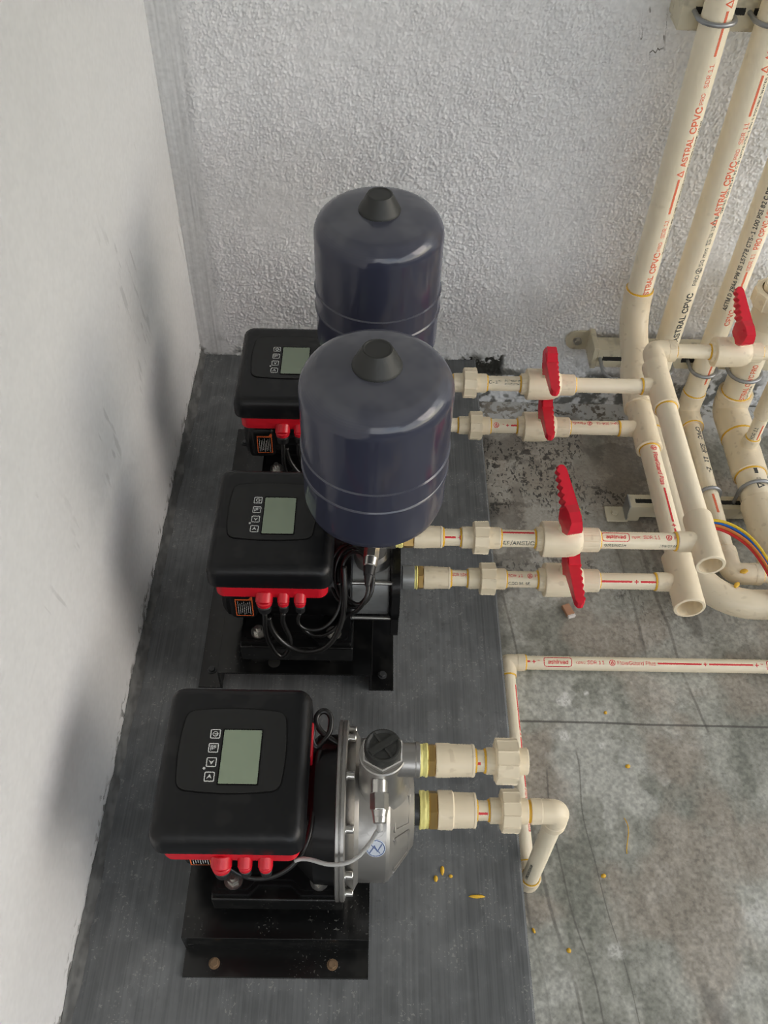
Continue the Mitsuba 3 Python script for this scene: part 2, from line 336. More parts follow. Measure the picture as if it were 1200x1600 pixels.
# ------------------------------------------------------------------ the setting
FZ = -0.14                                    # the lower floor; the plinth's top is z = 0
def slab(lo, hi): return box(lo, hi)
PX = 0.688                                    # the plinth's right edge
struct('floor', slab((PX - .02, -4.2, FZ - .1), (3.6, 0.1, FZ)), 'floor_concrete', label='worn grey cement floor with trowel marks and dirt')
def plinth_mesh():
    pr = Polygon([(0, FZ), (PX, FZ), (PX, -.004), (PX - .004, 0), (0, 0)])
    return extrude(pr, 4.2, basis((0, 0, 0), V(1, 0, 0), V(0, 0, 1), V(0, -1, 0)))
struct('plinth', plinth_mesh(), 'plinth_concrete', label='dark grey brushed cement plinth under the pumps')
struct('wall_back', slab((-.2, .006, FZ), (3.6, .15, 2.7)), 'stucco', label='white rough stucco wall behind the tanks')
def stucco_coat(x0=0.0, x1=1.5, z0=-.14, z1=1.12, st=.0016):
    """The thrown-on stucco as real relief over the part of the wall in view."""
    xs, zs = np.arange(x0, x1 + st, st), np.arange(z0, z1 + st, st); gx, gz = np.meshgrid(xs, zs, indexing='ij')
    q = np.stack([gx, gz, np.zeros_like(gx)], -1)
    from scipy.spatial import cKDTree
    rg = np.random.default_rng(5)
    def grains(cell, low, high, power):
        cx, cz = np.meshgrid(np.arange(x0 - .02, x1 + .02, cell), np.arange(z0 - .02, z1 + .02, cell), indexing='ij')
        pts = np.stack([cx, cz], -1).reshape(-1, 2) + rg.uniform(-.5, .5, (cx.size, 2)) * cell
        d, i = cKDTree(pts).query(q[..., :2].reshape(-1, 2) + rg.normal(0, cell * .06, (gx.size, 2)))
        return (rg.uniform(low, high, len(pts))[i] * (1 - np.clip(d / (cell * .75), 0, 1) ** power)).reshape(gx.shape)
    g = grains(.0043, .0, 1.0, 1.5) * .75 + grains(.0085, -.6, 1.0, 2.0).clip(0) * .5
    big = meshkit.fbm(q * 22, 3, 7); amt = .45 + 1.0 * np.clip(meshkit.fbm(q * 5, 3, 8) * 2 - .45, 0, 1)
    sm = np.clip((gx + (meshkit.noise(q * [0, 9, 0] + 2.2, 5) - .5) * .03 - .045) / .03, 0, 1)
    pd = np.hypot((gx - .90) * 1.2, gz - .93) + (meshkit.noise(q * 20, 6) - .5) * .08; pt = 1 - np.clip((.15 - pd) / .05, 0, 1) * .8
    y = -(g * .0033 * amt + (big - .5) * .005) * sm * pt - (1 - sm) * .0008 * meshkit.noise(q * [260, 7, 0], 9)
    n, m = len(xs), len(zs); i, j = np.meshgrid(np.arange(n - 1), np.arange(m - 1), indexing='ij')
    f = np.stack([i * m + j, (i + 1) * m + j, (i + 1) * m + j + 1, i * m + j + 1], -1).reshape(-1, 4)
    return trimesh.Trimesh(np.stack([gx, y, gz], -1).reshape(-1, 3), np.vstack([f[:, [0, 1, 2]], f[:, [0, 2, 3]]]), process=False)
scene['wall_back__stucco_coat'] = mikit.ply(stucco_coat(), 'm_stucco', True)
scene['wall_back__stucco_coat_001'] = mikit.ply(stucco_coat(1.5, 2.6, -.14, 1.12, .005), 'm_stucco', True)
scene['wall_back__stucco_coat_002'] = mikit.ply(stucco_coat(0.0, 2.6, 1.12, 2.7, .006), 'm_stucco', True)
struct('wall_left', slab((-.15, -4.2, FZ), (0, 0, 2.7)), 'plaster', label='white plastered wall beside the pumps')
struct('ceiling', slab((-.15, -4.2, 2.7), (2.75, .15, 2.85)), 'white_paint', label='plain ceiling')
struct('wall_front', slab((-.15, -4.35, FZ), (2.75, -4.2, 0.95)), 'grey_paint', label='wall behind the camera')
struct('wall_right', slab((2.6, -4.2, FZ), (2.75, 0, .28)), 'white_paint', label='low parapet wall on the open side')
struct('trim_2', slab((2.6, -4.2, 2.05), (2.75, 0, 2.7)), 'white_paint', label='beam over the open side')
struct('ground', slab((2.75, -30, -4), (60, 30, -3.9)), 'ground_grey', label='ground outside')
def fillet():
    ys = np.linspace(-4.2, 0, 700); P = []
    for y in ys:
        n1 = meshkit.fbm(np.array([y * 14, 1.0, 2.0]), 3, 3); n2 = meshkit.fbm(np.array([y * 60, 5.0, 2.0]), 2, 4)
        h = 0.008 + 0.014 * n1 + 0.009 * (n2 - .5); w = 0.009 + 0.010 * n1 + .004 * (n2 - .5)
        for (a, b) in ((0.0008, h), (0.004, h * .62), (w * .5, h * .22), (w, 0.0006)): P.append((a, y, b))
    n = len(ys); i, j = np.meshgrid(np.arange(n - 1), np.arange(3), indexing='ij')
    q = np.stack([i * 4 + j, i * 4 + j + 1, (i + 1) * 4 + j + 1, (i + 1) * 4 + j], -1).reshape(-1, 4)
    return trimesh.Trimesh(np.array(P), np.vstack([q[:, [0, 1, 2]], q[:, [0, 2, 3]]]), process=False)
struct('trim_1', fillet(), 'mortar', True, label='rough grey mortar fillet along the left wall')

# ------------------------------------------------------------------ the pumps
P = [-1.246, -.822, -.433]                    # where the three shafts stand
ZS = 0.19                                     # shaft height
X_ = V(1, 0, 0); Y_ = V(0, 1, 0); Z_ = V(0, 0, 1)

def hat_frame(L, W, flange, h, along_x, cx, cy, t=0.004):
    """Bent hat channel: two floor flanges, two webs and the top plate."""
    a, b = W / 2 - flange, W / 2
    pr = Polygon([(-b, 0), (-a + t, 0), (-a + t, h - t), (a - t, h - t), (a - t, 0), (b, 0), (b, t), (a, t), (a, h), (-a, h), (-a, t), (-b, t)])
    pr = pr.buffer(-.0008, join_style=1).buffer(.0008, join_style=1)
    M = basis((cx - L / 2, cy, 0), Y_, Z_, X_) if along_x else basis((cx, cy + L / 2, 0), X_, Z_, -Y_)
    return extrude(pr, L, M)

def lid_mesh(x0, x1, y0, y1, z0, z1):
    """Controller lid: rounded plan, soft upper edges, a top that bulges a little."""
    nseg = 12; R = 0.019; prof = []
    rings = []
    def rr(inset, z, bul=0.0):
        r = max(R - inset * .35, .006); out = []
        X0, X1, Y0, Y1 = x0 + inset, x1 - inset, y0 + inset, y1 - inset
        for (cx, cy, a0) in ((X1 - r, Y1 - r, 0), (X0 + r, Y1 - r, 90), (X0 + r, Y0 + r, 180), (X1 - r, Y0 + r, 270)):
            for k in range(nseg + 1):
                a = math.radians(a0 + 90 * k / nseg); out.append((cx + r * math.cos(a), cy + r * math.sin(a), z))
        return np.array(out)
    rings.append(rr(.0015, z0)); rings.append(rr(0, z0 + .002)); e = .017
    rings.append(rr(.0002, z1 - e - .004))
    for k in range(0, 9):
        a = math.pi / 2 * k / 8; rings.append(rr(.0012 + e * (1 - math.cos(a)), z1 - e + e * math.sin(a)))
    rings.append(rr(.045, z1 + .0006)); rings.append(rr(.07, z1 + .0008))
    n = len(rings[0]); Pn = np.vstack(rings + [rings[-1].mean(0)[None], rings[0].mean(0)[None]]); k = len(rings)
    i, j = np.meshgrid(np.arange(k - 1), np.arange(n), indexing='ij'); j2 = (j + 1) % n
    q = np.stack([i * n + j, i * n + j2, (i + 1) * n + j2, (i + 1) * n + j], -1).reshape(-1, 4)
    a = np.arange(n); b = (a + 1) % n
    F = np.vstack([q[:, [0, 1, 2]], q[:, [0, 2, 3]], np.stack([(k - 1) * n + a, (k - 1) * n + b, a * 0 + k * n], 1), np.stack([b, a, a * 0 + k * n + 1], 1)])
    return trimesh.Trimesh(Pn, F, process=False)

def rpoly(w, h, r): return sbox(-w / 2 + r, -h / 2 + r, w / 2 - r, h / 2 - r).buffer(r, quad_segs=8)

def button_icon(kind, s=.0125):
    o = rpoly(s, s, s * .12).exterior.buffer(s * .055)
    if kind == 0: g = unary_union([Point(0, 0).buffer(s * .26).exterior.buffer(s * .04), sbox(-s * .045, -s * .1, s * .045, s * .33)])
    elif kind == 1: g = unary_union([sbox(-s * .3, s * (.24 - .17 * k) - s * .05, s * (.3 - .09 * (3 - k)) , s * (.24 - .17 * k) + s * .05) for k in range(4)])
    else:
        q = 1 if kind == 2 else -1
        g = Polygon([(s * .3, 0.24 * s * q), (0, -s * .3 * q), (-s * .3, s * .24 * q), (0, s * .04 * q)])
    return unary_union([o, g])

def cable(parent, pts, r=.0042, mat='wire_black', n=60, label=None):
    return part(parent, 'cable', tube(spline(pts, n), r, 10), mat, True, label)

def controller(pump, cx, cy, z0=.275, hw=.099):
    """Red base tray with cable glands, black lid, panel with screen and four keys."""
    x0, x1, y0, y1 = cx - hw - .003, cx + hw, cy - .111, cy + .115
    zb, zt = z0 + .027, .346
    tray = extrude(rpoly(2 * hw - .016, y1 - y0 - .006, .016), .030, basis((cx, (y0 + y1) / 2, z0), X_, Y_, Z_))
    slope = 0.0
    base = part(pump, 'controller_base', tray, 'red_plastic', 35, 'red controller tray')
    for gx, gr in ((cx - .012, .0135), (cx + .019, .0095), (cx + .046, .0095)):
        g = cat(rod((gx, y0 + .010, z0 + .006), (gx, y0 - .004, z0 - .006), gr * 1.05, c=.0015, n=24), rod((gx, y0 - .001, z0 - .002), (gx, y0 - .003, z0 - .012), gr, gr * .95, c=.002, n=24))
        part(base, 'cable_gland', g, 'red_plastic', 35)
        part(base, 'gland_nut', rod((gx, y0 - .003, z0 - .011), (gx, y0 - .004, z0 - .028), gr * .88, gr * .8, c=.002, n=20), 'rubber', 30)
    part(base, 'side_clip', rbox((x1 - .009, cy + .022, z0 + .006), (x1 + .0022, cy + .074, zb + .012), .0018), 'red_plastic')
    lid = part(pump, 'controller_lid', lid_mesh(x0, x1, y0, y1, zb, zt), 'lid_black', 40, 'black controller lid')
    top = zt + .0006
    # panel: four slightly bowed sides
    def bow(w, h, b, r):
        pts = []
        for k in range(20): s = -1 + 2 * k / 20; pts.append((s * w / 2, -h / 2 - b * (1 - s * s)))
        for k in range(20): s = -1 + 2 * k / 20; pts.append((w / 2 + b * (1 - s * s), s * h / 2))
        for k in range(20): s = -1 + 2 * k / 20; pts.append((-s * w / 2, h / 2 + b * (1 - s * s)))
        for k in range(20): s = -1 + 2 * k / 20; pts.append((-w / 2 - b * (1 - s * s), -s * h / 2))
        return Polygon(pts).buffer(-r).buffer(r, quad_segs=8)
    pc = V(cx - .004, cy + .014, top)
    pp = bow(.134, .112, .005, .014)
    part(lid, 'display_panel', extrude(pp, .0014, basis(pc, X_, Y_, Z_)), 'panel_black')
    part(lid, 'panel_groove', extrude(pp.buffer(.0013).difference(pp.buffer(.0001)), .0009, basis(pc, X_, Y_, Z_)), 'label_black')
    sc = pc + V(.012, -.010, .0014)
    part(lid, 'screen', extrude(rpoly(.0515, .0775, .0015), .0005, basis(sc, X_, Y_, Z_)), 'lcd', 35, 'grey-green blank display screen')
    part(lid, 'screen_bezel', extrude(rpoly(.0545, .0805, .002).difference(rpoly(.0515, .0775, .0015)), .0009, basis(sc, X_, Y_, Z_)), 'label_black')
    for k in range(4):
        bc = pc + V(-.0255, .024 - .0205 * k - .0015, .0014)
        bc[0] += -.0002 * k
        part(lid, 'button', extrude(button_icon(k), .0004, basis(bc, -Y_, X_, Z_) if k in (0, 1) else basis(bc, X_, Y_, Z_)), 'icon_white', 35,
             ['white power key symbol', 'white bar key symbol', 'white down arrow key', 'white up arrow key'][k])
    part(lid, 'indicator', rod(pc + V(-.0345, -.0275, .001), pc + V(-.0345, -.0275, .0022), .0018, n=16), 'icon_white')
    return x0, x1, y0, y1

def pump_common(label, py, cx, frame_kind):
    t = thing('booster_pump', label, 'pump')
    # the frame
    if frame_kind == 'x':
        fr = part(t, 'base_frame', hat_frame(.277, .360, .040, .056, True, .3025, py - .005), 'black_paint', 35, 'glossy black steel hat frame')
        spots = [(.2095, py - .166), (.387, py - .166), (.2095, py + .156), (.387, py + .156)]
    else:
        fr = part(t, 'base_frame', hat_frame(.285, .358, .040, .056, False, .3005, py + .022), 'black_paint', 35, 'glossy black steel hat frame')
        spots = [(.142, py - .085), (.459, py - .09), (.142, py + .12), (.459, py + .12)]
        part(fr, 'drain_hole', rod((.262, py - .098, .0545), (.262, py - .098, .0562), .011, n=24), 'dark_slot')
    for i, (bx, by) in enumerate(spots):
        part(fr, 'anchor_bolt', cat(rod((bx, by, .004), (bx, by, .0055), .0085, n=20), hexprism((bx, by, .005), Z_, .0062, .005)), 'rust' if frame_kind == 'x' else 'dark_iron', 35)
    # block, foot and motor
    fx0, fx1 = cx - .050, cx + .143
    if frame_kind == 'x': fx0, fx1 = .212, .402
    else: fx0, fx1 = .208, .405
    part(t, 'mounting_block', cat(rbox((fx0, py - .113, .088), (fx1, py + .113, .130), .003), *[box((a, py + b - .012, .0555), (a + .03, py + b + .012, .089)) for a in (fx0 + .012, fx1 - .042) for b in (-.085, .085)]), 'black_paint')
    foot = Polygon([(fx0 + .002, -.108), (fx0 + .055, -.108), (fx0 + .068, -.094), (fx1 - .075, -.094), (fx1 - .060, -.108), (fx1 - .003, -.108), (fx1 - .003, .108), (fx0 + .002, .108)])
    M = basis((0, py, .130), X_, Y_, Z_)
    mo = part(t, 'motor_foot', cat(extrude(foot.buffer(-.004).buffer(.004), .010, M), extrude(foot.buffer(-.014).buffer(.008), .014, M),
              rbox((fx0 + .05, py - .06, .132), (fx1 - .05, py + .06, .160), .01)), 'motor_black', 35)
    for bx in (fx0 + .032, fx1 - .034):
        for s in (-1, 1):
            o = V(bx, py + s * .090, .1425)
            part(mo, 'foot_bolt', cat(rod(o, o + V(0, 0, .003), .0135, n=24), hexprism(o + V(0, 0, .002), Z_, .0085, .009), rod(o + V(0, 0, .01), o + V(0, 0, .017), .0045, n=16)), 'bright_steel', 35, 'bright steel bolt and washer')
    n = 96
    fins = lambda th, i: 1 + (.035 * (np.abs((th * 24 / np.pi) % 2 - 1) > .55) if 2 <= i <= 5 else 0)
    prof = [(0, 0), (0, .035), (.004, .058), (.012, .064), (.030, .066), (.125, .066), (.132, .070), (.150, .070), (.150, 0)]
    part(t, 'motor', lathe((cx - .075, py, ZS), X_, prof, n, fins), 'motor_black', 30, 'finned black motor body')
    # fan cowl at the left end
    part(t, 'fan_cowl', lathe((cx - .098, py, ZS), X_, [(0, 0), (0, .045), (.004, .062), (.012, .071), (.05, .072), (.05, 0)], 48), 'motor_black', 35)
    part(t, 'terminal_pedestal', rbox((cx - .06, py - .06, .235), (cx + .06, py + .06, .277), .008), 'motor_black')
    bx = controller(t, cx, py)
    # hanging warning label at the motor's front
    lx = cx - .054
    nv = unit(V(0, -1, .12)); uv_ = unit(np.cross(X_, nv)) * -1
    uv_ = np.cross(nv, X_)
    part(t, 'conduit_box', rbox((lx - .028, py - .077, .160), (lx + .020, py - .02, .24), .012), 'motor_black')
    o = V(lx, py - .078, .205)
    wl = part(t, 'warning_label', extrude(rpoly(.030, .048, .001), .0012, basis(o, X_, uv_, nv)), 'label_orange', 35, 'orange bordered caution label')
    part(wl, 'label_field', extrude(rpoly(.026, .037, .0005), .0003, basis(o + nv * .0012 - uv_ * .0035, X_, uv_, nv)), 'label_black')
    bars = unary_union([sbox(-.0105 + .0034 * k, -.0165 + .002 * ((k * 7) % 3), -.0105 + .0034 * k + .0009, .0165 - .0025 * ((k * 5) % 3)) for k in range(7)])
    part(wl, 'label_lines', extrude(bars, .0003, basis(o + nv * .0015 - uv_ * .0035, X_, uv_, nv)), 'icon_white')
    return t, bx

# pump 1: stainless casing, nothing on its tee but a black plug
def front_pump():
    py = P[0]; cx = .2555
    t, bx = pump_common('front black and stainless pump with blank grey display, black plug and no tank', py, cx, 'x')
    # bell housing
    part(t, 'bell_housing', lathe((.325, py, ZS), X_, [(0, 0), (0, .066), (.010, .078), (.03, .098), (.036, .104), (.066, .106), (.066, 0)], 64), 'motor_black', 35)
    fl = lathe((.3915, py, ZS), X_, [(0, 0), (0, .1245), (.0012, .127), (.0052, .127), (.0062, .1245), (.0070, .1245), (.0080, .127), (.0125, .127), (.014, .125), (.014, 0)], 96)
    part(t, 'casing_flange', fl, 'steel', 30)
    # casing with eight slightly flat sides and embossed panels on its shoulder
    def mod(th, i): return 1.0
    prof = [(0, .101), (.014, .112), (.018, .104), (.020, .101), (.058, .101), (.063, .0985), (.066, .094), (.094, .056), (.098, .051), (.099, .046), (.099, 0)]
    casing = part(t, 'pump_casing', lathe((.4035, py, ZS), X_, prof, 96), 'steel', 25, 'brushed stainless pump casing')
    d = unit(V(.028, -.038, 0))                              # slope of the shoulder
    for k in range(8):
        a = math.radians(22.5 + 45 * k); rad = V(0, math.cos(a), math.sin(a)); tang = V(0, -math.sin(a), math.cos(a))
        sl = unit(X_ * .028 - rad * .038); nrm = unit(X_ * .038 + rad * .028)
        o = V(.4035 + .080, py, ZS) + rad * .0752
        fr = Polygon([(-.030, -.017), (.030, -.017), (.020, .017), (-.020, .017)]).buffer(.002)
        m = extrude(fr.difference(fr.buffer(-.0035)), .0022, basis(o - nrm * .0008, tang, sl, np.cross(tang, sl)))
        if np.cross(tang, sl) @ nrm < 0: m.apply_translation(nrm * -.0006)
        # lay the frame on the cone
        v = m.vertices - V(.4035, py, ZS); ax = v[:, 0]; r0 = np.hypot(v[:, 1], v[:, 2]); hgt = (v - (o - V(.4035, py, ZS))) @ nrm
        rc = .094 + (ax - .066) * (-.038 / .028) + .0012 + hgt * 1.1
        v[:, 1:] *= (rc / r0)[:, None]; m.vertices = v + V(.4035, py, ZS)
        part(casing, 'embossed_panel', m, 'steel', 25)
    for k in range(10):
        a = math.radians(18 + 36 * k); o = V(.4050, py + .114 * math.cos(a), ZS + .114 * math.sin(a))
        s = cat(rod(o, o + V(.002, 0, 0), .0078, n=20), lathe(o + V(.002, 0, 0), X_, [(0, 0), (0, .0058), (.009, .0058), (.010, .005), (.010, .003), (.006, .003), (.006, 0)], 18))
        part(t, 'casing_screw', s, 'bright_steel', 35)
    ear = trimesh.creation.torus(.0125, .0006, major_sections=40, minor_sections=8)
    # round stamped ring and sticker on the casing front
    for (px, dz, nm) in ((.4465, .0, 'stamped_ring'), (.4475, -.030, 'sticker')):
        a = math.radians(127 if nm == 'stamped_ring' else 143); rad = V(0, -math.sin(a - math.pi / 2), math.cos(a - math.pi / 2))
        o = V(px, py, ZS) + rad * .1008; tang = np.cross(rad, X_)
        g = Point(0, 0).buffer(.0135)
        m = poly_flat(g.difference(Point(0, 0).buffer(.0128)) if nm == 'stamped_ring' else g, .0005)
        w = wrap(m, V(px, py, ZS), X_, .1008, rad)
        sk = part(casing, nm, w, 'steel' if nm == 'stamped_ring' else 'sticker', False)
        if nm == 'sticker':
            ink = poly_flat(unary_union([LineString([(-.008, -.006), (-.002, .004), (.002, -.004), (.008, .006)]).buffer(.0008), LineString([(-.007, .006), (.006, -.007)]).buffer(.0006), Point(0, 0).buffer(.0118).exterior.buffer(.0005)]), .0007)
            part(t, 'sticker_print', wrap(ink, V(px, py, ZS), X_, .1010, rad), 'sticker_ink', False)
    # discharge tee
    tx = .4535
    tee = cat(lathe((tx, py, ZS + .085), Z_, [(0, .040), (.010, .036), (.02, .0315), (.085, .0300), (.088, .0315), (.097, .0315), (.099, .030), (.099, 0)], 48),
              rod((tx, py, .355), (.503, py, .355), .0225), rod((.497, py, .355), (.5035, py, .355), .0235, c=.001))
    tt = part(t, 'discharge_tee', tee, 'steel', 35)
    part(tt, 'plug_nut', hexprism((tx, py, .374), Z_, .0295, .008), 'steel', 20)
    cap = lathe((tx, py, .380), Z_, [(0, 0), (0, .0225), (.003, .0245), (.014, .0245), (.017, .023), (.0175, .021), (.0165, .0195), (.0155, .018), (.0155, 0)], 48)
    ribs = []
    for a in (35, 125):
        dd = V(math.cos(math.radians(a)), math.sin(math.radians(a)), 0); pp_ = np.cross(Z_, dd)
        wdt = .0042 if a == 35 else .0016
        q = Polygon([(-.0205, -wdt), (.0205, -wdt), (.0205, wdt), (-.0205, wdt)])
        ribs.append(extrude(q, .0050 if a == 35 else .003, basis((tx, py, .3945), dd, pp_, Z_)))
    part(tt, 'plug', cat(cap, *ribs), 'cap_black', 30, 'round black plug with cross ribs')
    # pressure sensor with grey lead
    a0 = V(.4495, py - .026, .350); dd = unit(V(.03, -1, -.30))
    s = part(t, 'pressure_sensor', rod(a0, a0 + dd * .018, .0112, c=.001), 'bright_steel', 30, 'steel pressure sensor')
    part(s, 'sensor_tip', rod(a0 + dd * .046, a0 + dd * .056, .0095, .0085, c=.0015), 'bright_steel', 30)
    part(s, 'sensor_nut', hexprism(a0 + dd * .017, dd, .0122, .022), 'bright_steel', 20)
    part(s, 'sensor_collar', rod(a0 + dd * .038, a0 + dd * .048, .0112, .0095, c=.001), 'bright_steel', 30)
    e = a0 + dd * .055
    part(s, 'lead_sleeve', tube(spline([e - dd * .002, e + dd * .004, e + V(.0005, -.008, -.005)], 10), .0042, 12), 'wire_grey', True)
    cable(t, [e + V(.001, -.006, -.004), (0.4487, -1.3300, 0.3220), (0.4431, -1.3325, 0.3020), (0.4341, -1.3400, 0.2880), (0.4242, -1.3482, 0.2800), (0.4117, -1.3549, 0.2770), (0.3965, -1.3577, 0.2750), (0.3778, -1.3560, 0.2740), (0.3631, -1.3516, 0.2730), (0.3502, -1.3494, 0.2710), (0.3391, -1.3510, 0.2680)], .0030, 'wire_grey', 90, 'light grey sensor lead')
    # black cable looped behind the controller and one along its front
    cable(t, [(0.3929, -1.1899, 0.2850), (0.3818, -1.1856, 0.2900), (0.3697, -1.1784, 0.2930), (0.3620, -1.1700, 0.2960), (0.3588, -1.1600, 0.3000), (0.3622, -1.1518, 0.3020), (0.3703, -1.1481, 0.3030), (0.3779, -1.1525, 0.3000), (0.3802, -1.1656, 0.2960), (0.3771, -1.1802, 0.2930), (0.3685, -1.1918, 0.2920), (0.3607, -1.1988, 0.2920), (0.3560, -1.1940, 0.2960), (0.3554, -1.1812, 0.3000), (0.3535, -1.1662, 0.2980)], .0042, 'wire_black', 140)
    cable(t, [(0.3662, -1.2026, 0.2900), (0.3634, -1.2192, 0.2880), (0.3632, -1.2509, 0.2850), (0.3608, -1.2900, 0.2800), (0.3577, -1.3146, 0.2750), (0.3466, -1.3402, 0.2620), (0.3282, -1.3558, 0.2500), (0.2999, -1.3638, 0.2400), (0.2739, -1.3624, 0.2400), (0.2570, -1.3578, 0.2480), (0.2466, -1.3547, 0.2580)], .0042, 'wire_black', 100)
    # suction neck
    part(t, 'suction_neck', rod((.495, py, ZS), (.5117, py, ZS), .0225, c=.001), 'dark_iron', 30)
    return t

def tank_pump(k, label):
    py = P[k]; cx = .2735
    t, bx = pump_common(label, py, cx, 'y')
    # adapter with square lugs, barrel, end plate, tie rods
    sq = rpoly(.158, .158, .028)
    part(t, 'bell_housing', cat(lathe((.345, py, ZS), X_, [(0, 0), (0, .068), (.02, .072), (.04, .070), (.04, 0)], 48), extrude(sq, .016, basis((.384, py, ZS), Y_, Z_, X_))), 'motor_black', 35)
    part(t, 'pump_barrel', lathe((.400, py, ZS), X_, [(0, 0), (0, .0635), (.003, .0655), (.062, .0655), (.066, .0635), (.066, 0)], 64), 'barrel_grey', 30, 'smooth grey pump barrel')
    ep = rpoly(.166, .166, .032).difference(unary_union([sbox(-.1, -.012, -.078, .012), sbox(.078, -.012, .1, .012)]))
    part(t, 'end_plate', cat(extrude(ep, .013, basis((.470, py, ZS), Y_, Z_, X_)), lathe((.4665, py, ZS), X_, [(0, 0), (0, .070), (.004, .072), (.018, .072), (.018, 0)], 48)), 'motor_black', 30)
    for a in (45, 135, 225, 315):
        o = V(0, py + .074 * math.cos(math.radians(a)), ZS + .074 * math.sin(math.radians(a)))
        part(t, 'tie_rod', rod(o + X_ * .398, o + X_ * .472, .0036, n=16), 'bright_steel', 30, 'steel tie rod')
        part(t, 'tie_nut', hexprism(o + X_ * .388, X_, .0075, .014), 'dark_iron', 20)
    # discharge neck and tee under the tank
    tx = .4365
    tee = cat(rod((tx, py, ZS + .055), (tx, py, .366), .0235), lathe((tx, py, ZS + .060), Z_, [(0, .036), (.012, .030), (.016, .0235)], 40), rod((tx, py, .305), (.474, py, .305), .0215), rod((tx, py, .346), (tx, py, .3675), .027, c=.001, n=6))
    part(t, 'discharge_tee', tee, 'steel', 30)
    a0 = V(tx, py - .022, .325); dd = unit(V(-.10, -1, -.30))
    s = part(t, 'pressure_sensor', rod(a0, a0 + dd * .014, .010, c=.001), 'bright_steel', 30, 'steel pressure sensor')
    part(s, 'sensor_sleeve', rod(a0 + dd * .034, a0 + dd * .050, .0125, .0118, c=.0015), 'bright_steel', 30)
    part(s, 'sensor_nut', hexprism(a0 + dd * .013, dd, .0125, .022), 'bright_steel', 20)
    part(s, 'sensor_plug', cat(rod(a0 + dd * .049, a0 + dd * .066, .0105, .0085, c=.001), rod(a0 + dd * .065, a0 + dd * .084, .0075, .004, c=.001)), 'rubber', 30, 'black cable plug')
    e = a0 + dd * .084
    cable(t, [e - dd * .004, e + V(-.003, -.014, -.018), e + V(-.022, -.016, -.052), (.392, py - .096, .205), (.37, py - .112, .185), (.345, py - .116, .175), (.32, py - .11, .19)], .0036, 'wire_black', 60)
    # coiled loops between controller and barrel
    for (ox, oy, oz, r1, r2) in ((0, 0, 0, .036, .050), (.006, -.006, .006, .030, .044), (-.005, .006, -.004, .040, .052)):
        th = np.linspace(0, 2 * np.pi, 60)
        c = V(.405 + ox, py - .055 + oy, .262 + oz); a_, b_ = unit(V(.85, -.1, .5)), unit(V(-.15, .8, .58))
        part(t, 'cable', tube(c + r1 * np.outer(np.cos(th), a_) + r2 * np.outer(np.sin(th), b_), .0036, 10, False), 'wire_black', True)
    # gland leads hanging at the front
    y0 = bx[2]
    cable(t, [(cx - .012, y0 - .010, .250), (cx - .012, y0 - .018, .225), (cx - .004, y0 - .026, .170), (cx + .012, y0 - .030, .148), (cx + .024, y0 - .024, .165), (cx + .020, y0 - .016, .215), (cx + .019, y0 - .010, .250)], .0044, 'wire_black', 60)
    cable(t, [(cx - .006, y0 - .012, .240), (cx + .01, y0 - .026, .195), (cx + .045, y0 - .034, .172), (cx + .085, y0 - .030, .178), (cx + .108, y0 - .012, .205), (cx + .118, y0 + .02, .26), (cx + .116, y0 + .05, .30)], .0048, 'wire_black', 70)
    cable(t, [(cx + .046, y0 - .010, .250), (cx + .050, y0 - .02, .222), (cx + .075, y0 - .018, .215), (cx + .10, y0 - .002, .225), (cx + .107, y0 + .03, .28)], .0030, 'wire_black', 50)
    part(t, 'suction_neck', rod((.489, py, ZS), (.511, py, ZS), .0215, c=.001), 'barrel_grey', 30)
    # the pressure tank on its tee
    return t

def tank(k, label):
    py = P[k]; tx = .4365; R = .1100
    t = thing('pressure_tank', label, 'tank', None)
    z0, zc, za = .368, .634, .677                # foot, top of the straight wall, crown
    pr = [(z0, 0), (z0, .026), (.376, .028), (.379, .055), (.385, .080), (.395, .097), (.408, .1062), (.424, .1100)]
    pr += [(.4865, .1100), (.4890, .1122), (.4915, .1126), (.4935, .1116), (.4945, .1106), (.5270, .1106), (.5285, .1122), (.5305, .1122), (.5325, .1100), (zc, .1100)]
    rs = .036
    for i in range(1, 13):
        a = math.pi / 2 * .84 * i / 12; pr.append((zc + rs * math.sin(a), R - rs * (1 - math.cos(a))))
    zr, rr_ = pr[-1]
    for i in range(1, 11):
        s = i / 10; pr.append((zr + (za - zr) * (1 - (1 - s) ** 2), rr_ * (1 - s)))
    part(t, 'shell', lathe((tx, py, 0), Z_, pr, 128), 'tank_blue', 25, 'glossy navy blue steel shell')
    zb = za - .004
    part(t, 'cap', lathe((tx, py, zb), Z_, [(0, 0), (0, .0348), (.004, .0352), (.007, .0340), (.029, .0225), (.0320, .0208), (.0325, .0190), (.0312, .0175), (.0310, 0)], 64), 'cap_black', 30, 'black tapered valve cap')
    return t

front_pump()
tank_pump(1, 'middle black pump with grey display, under the nearer blue tank')
tank_pump(2, 'rearmost black pump, partly hidden behind the nearer blue tank')
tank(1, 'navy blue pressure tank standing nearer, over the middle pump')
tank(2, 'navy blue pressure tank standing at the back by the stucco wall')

# ------------------------------------------------------------------ pipework
R1 = .0145
PN = V(0, -.64, .77)                          # side of a run that faces up and forward
def prints(parent, m, p0, d, r, nrm, mat, name='lettering'):
    return part(parent, name, wrap(m, p0, d, r, nrm), mat, False, {'print_red': 'red print', 'print_orange': 'faded red print', 'print_black': 'black print'}[mat])

def pipe(label, a, b, r=R1, group=None):
    t = thing('water_pipe', label, 'pipe', group); part(t, 'tube', rod(a, b, r, n=48), 'cpvc', 40); return t

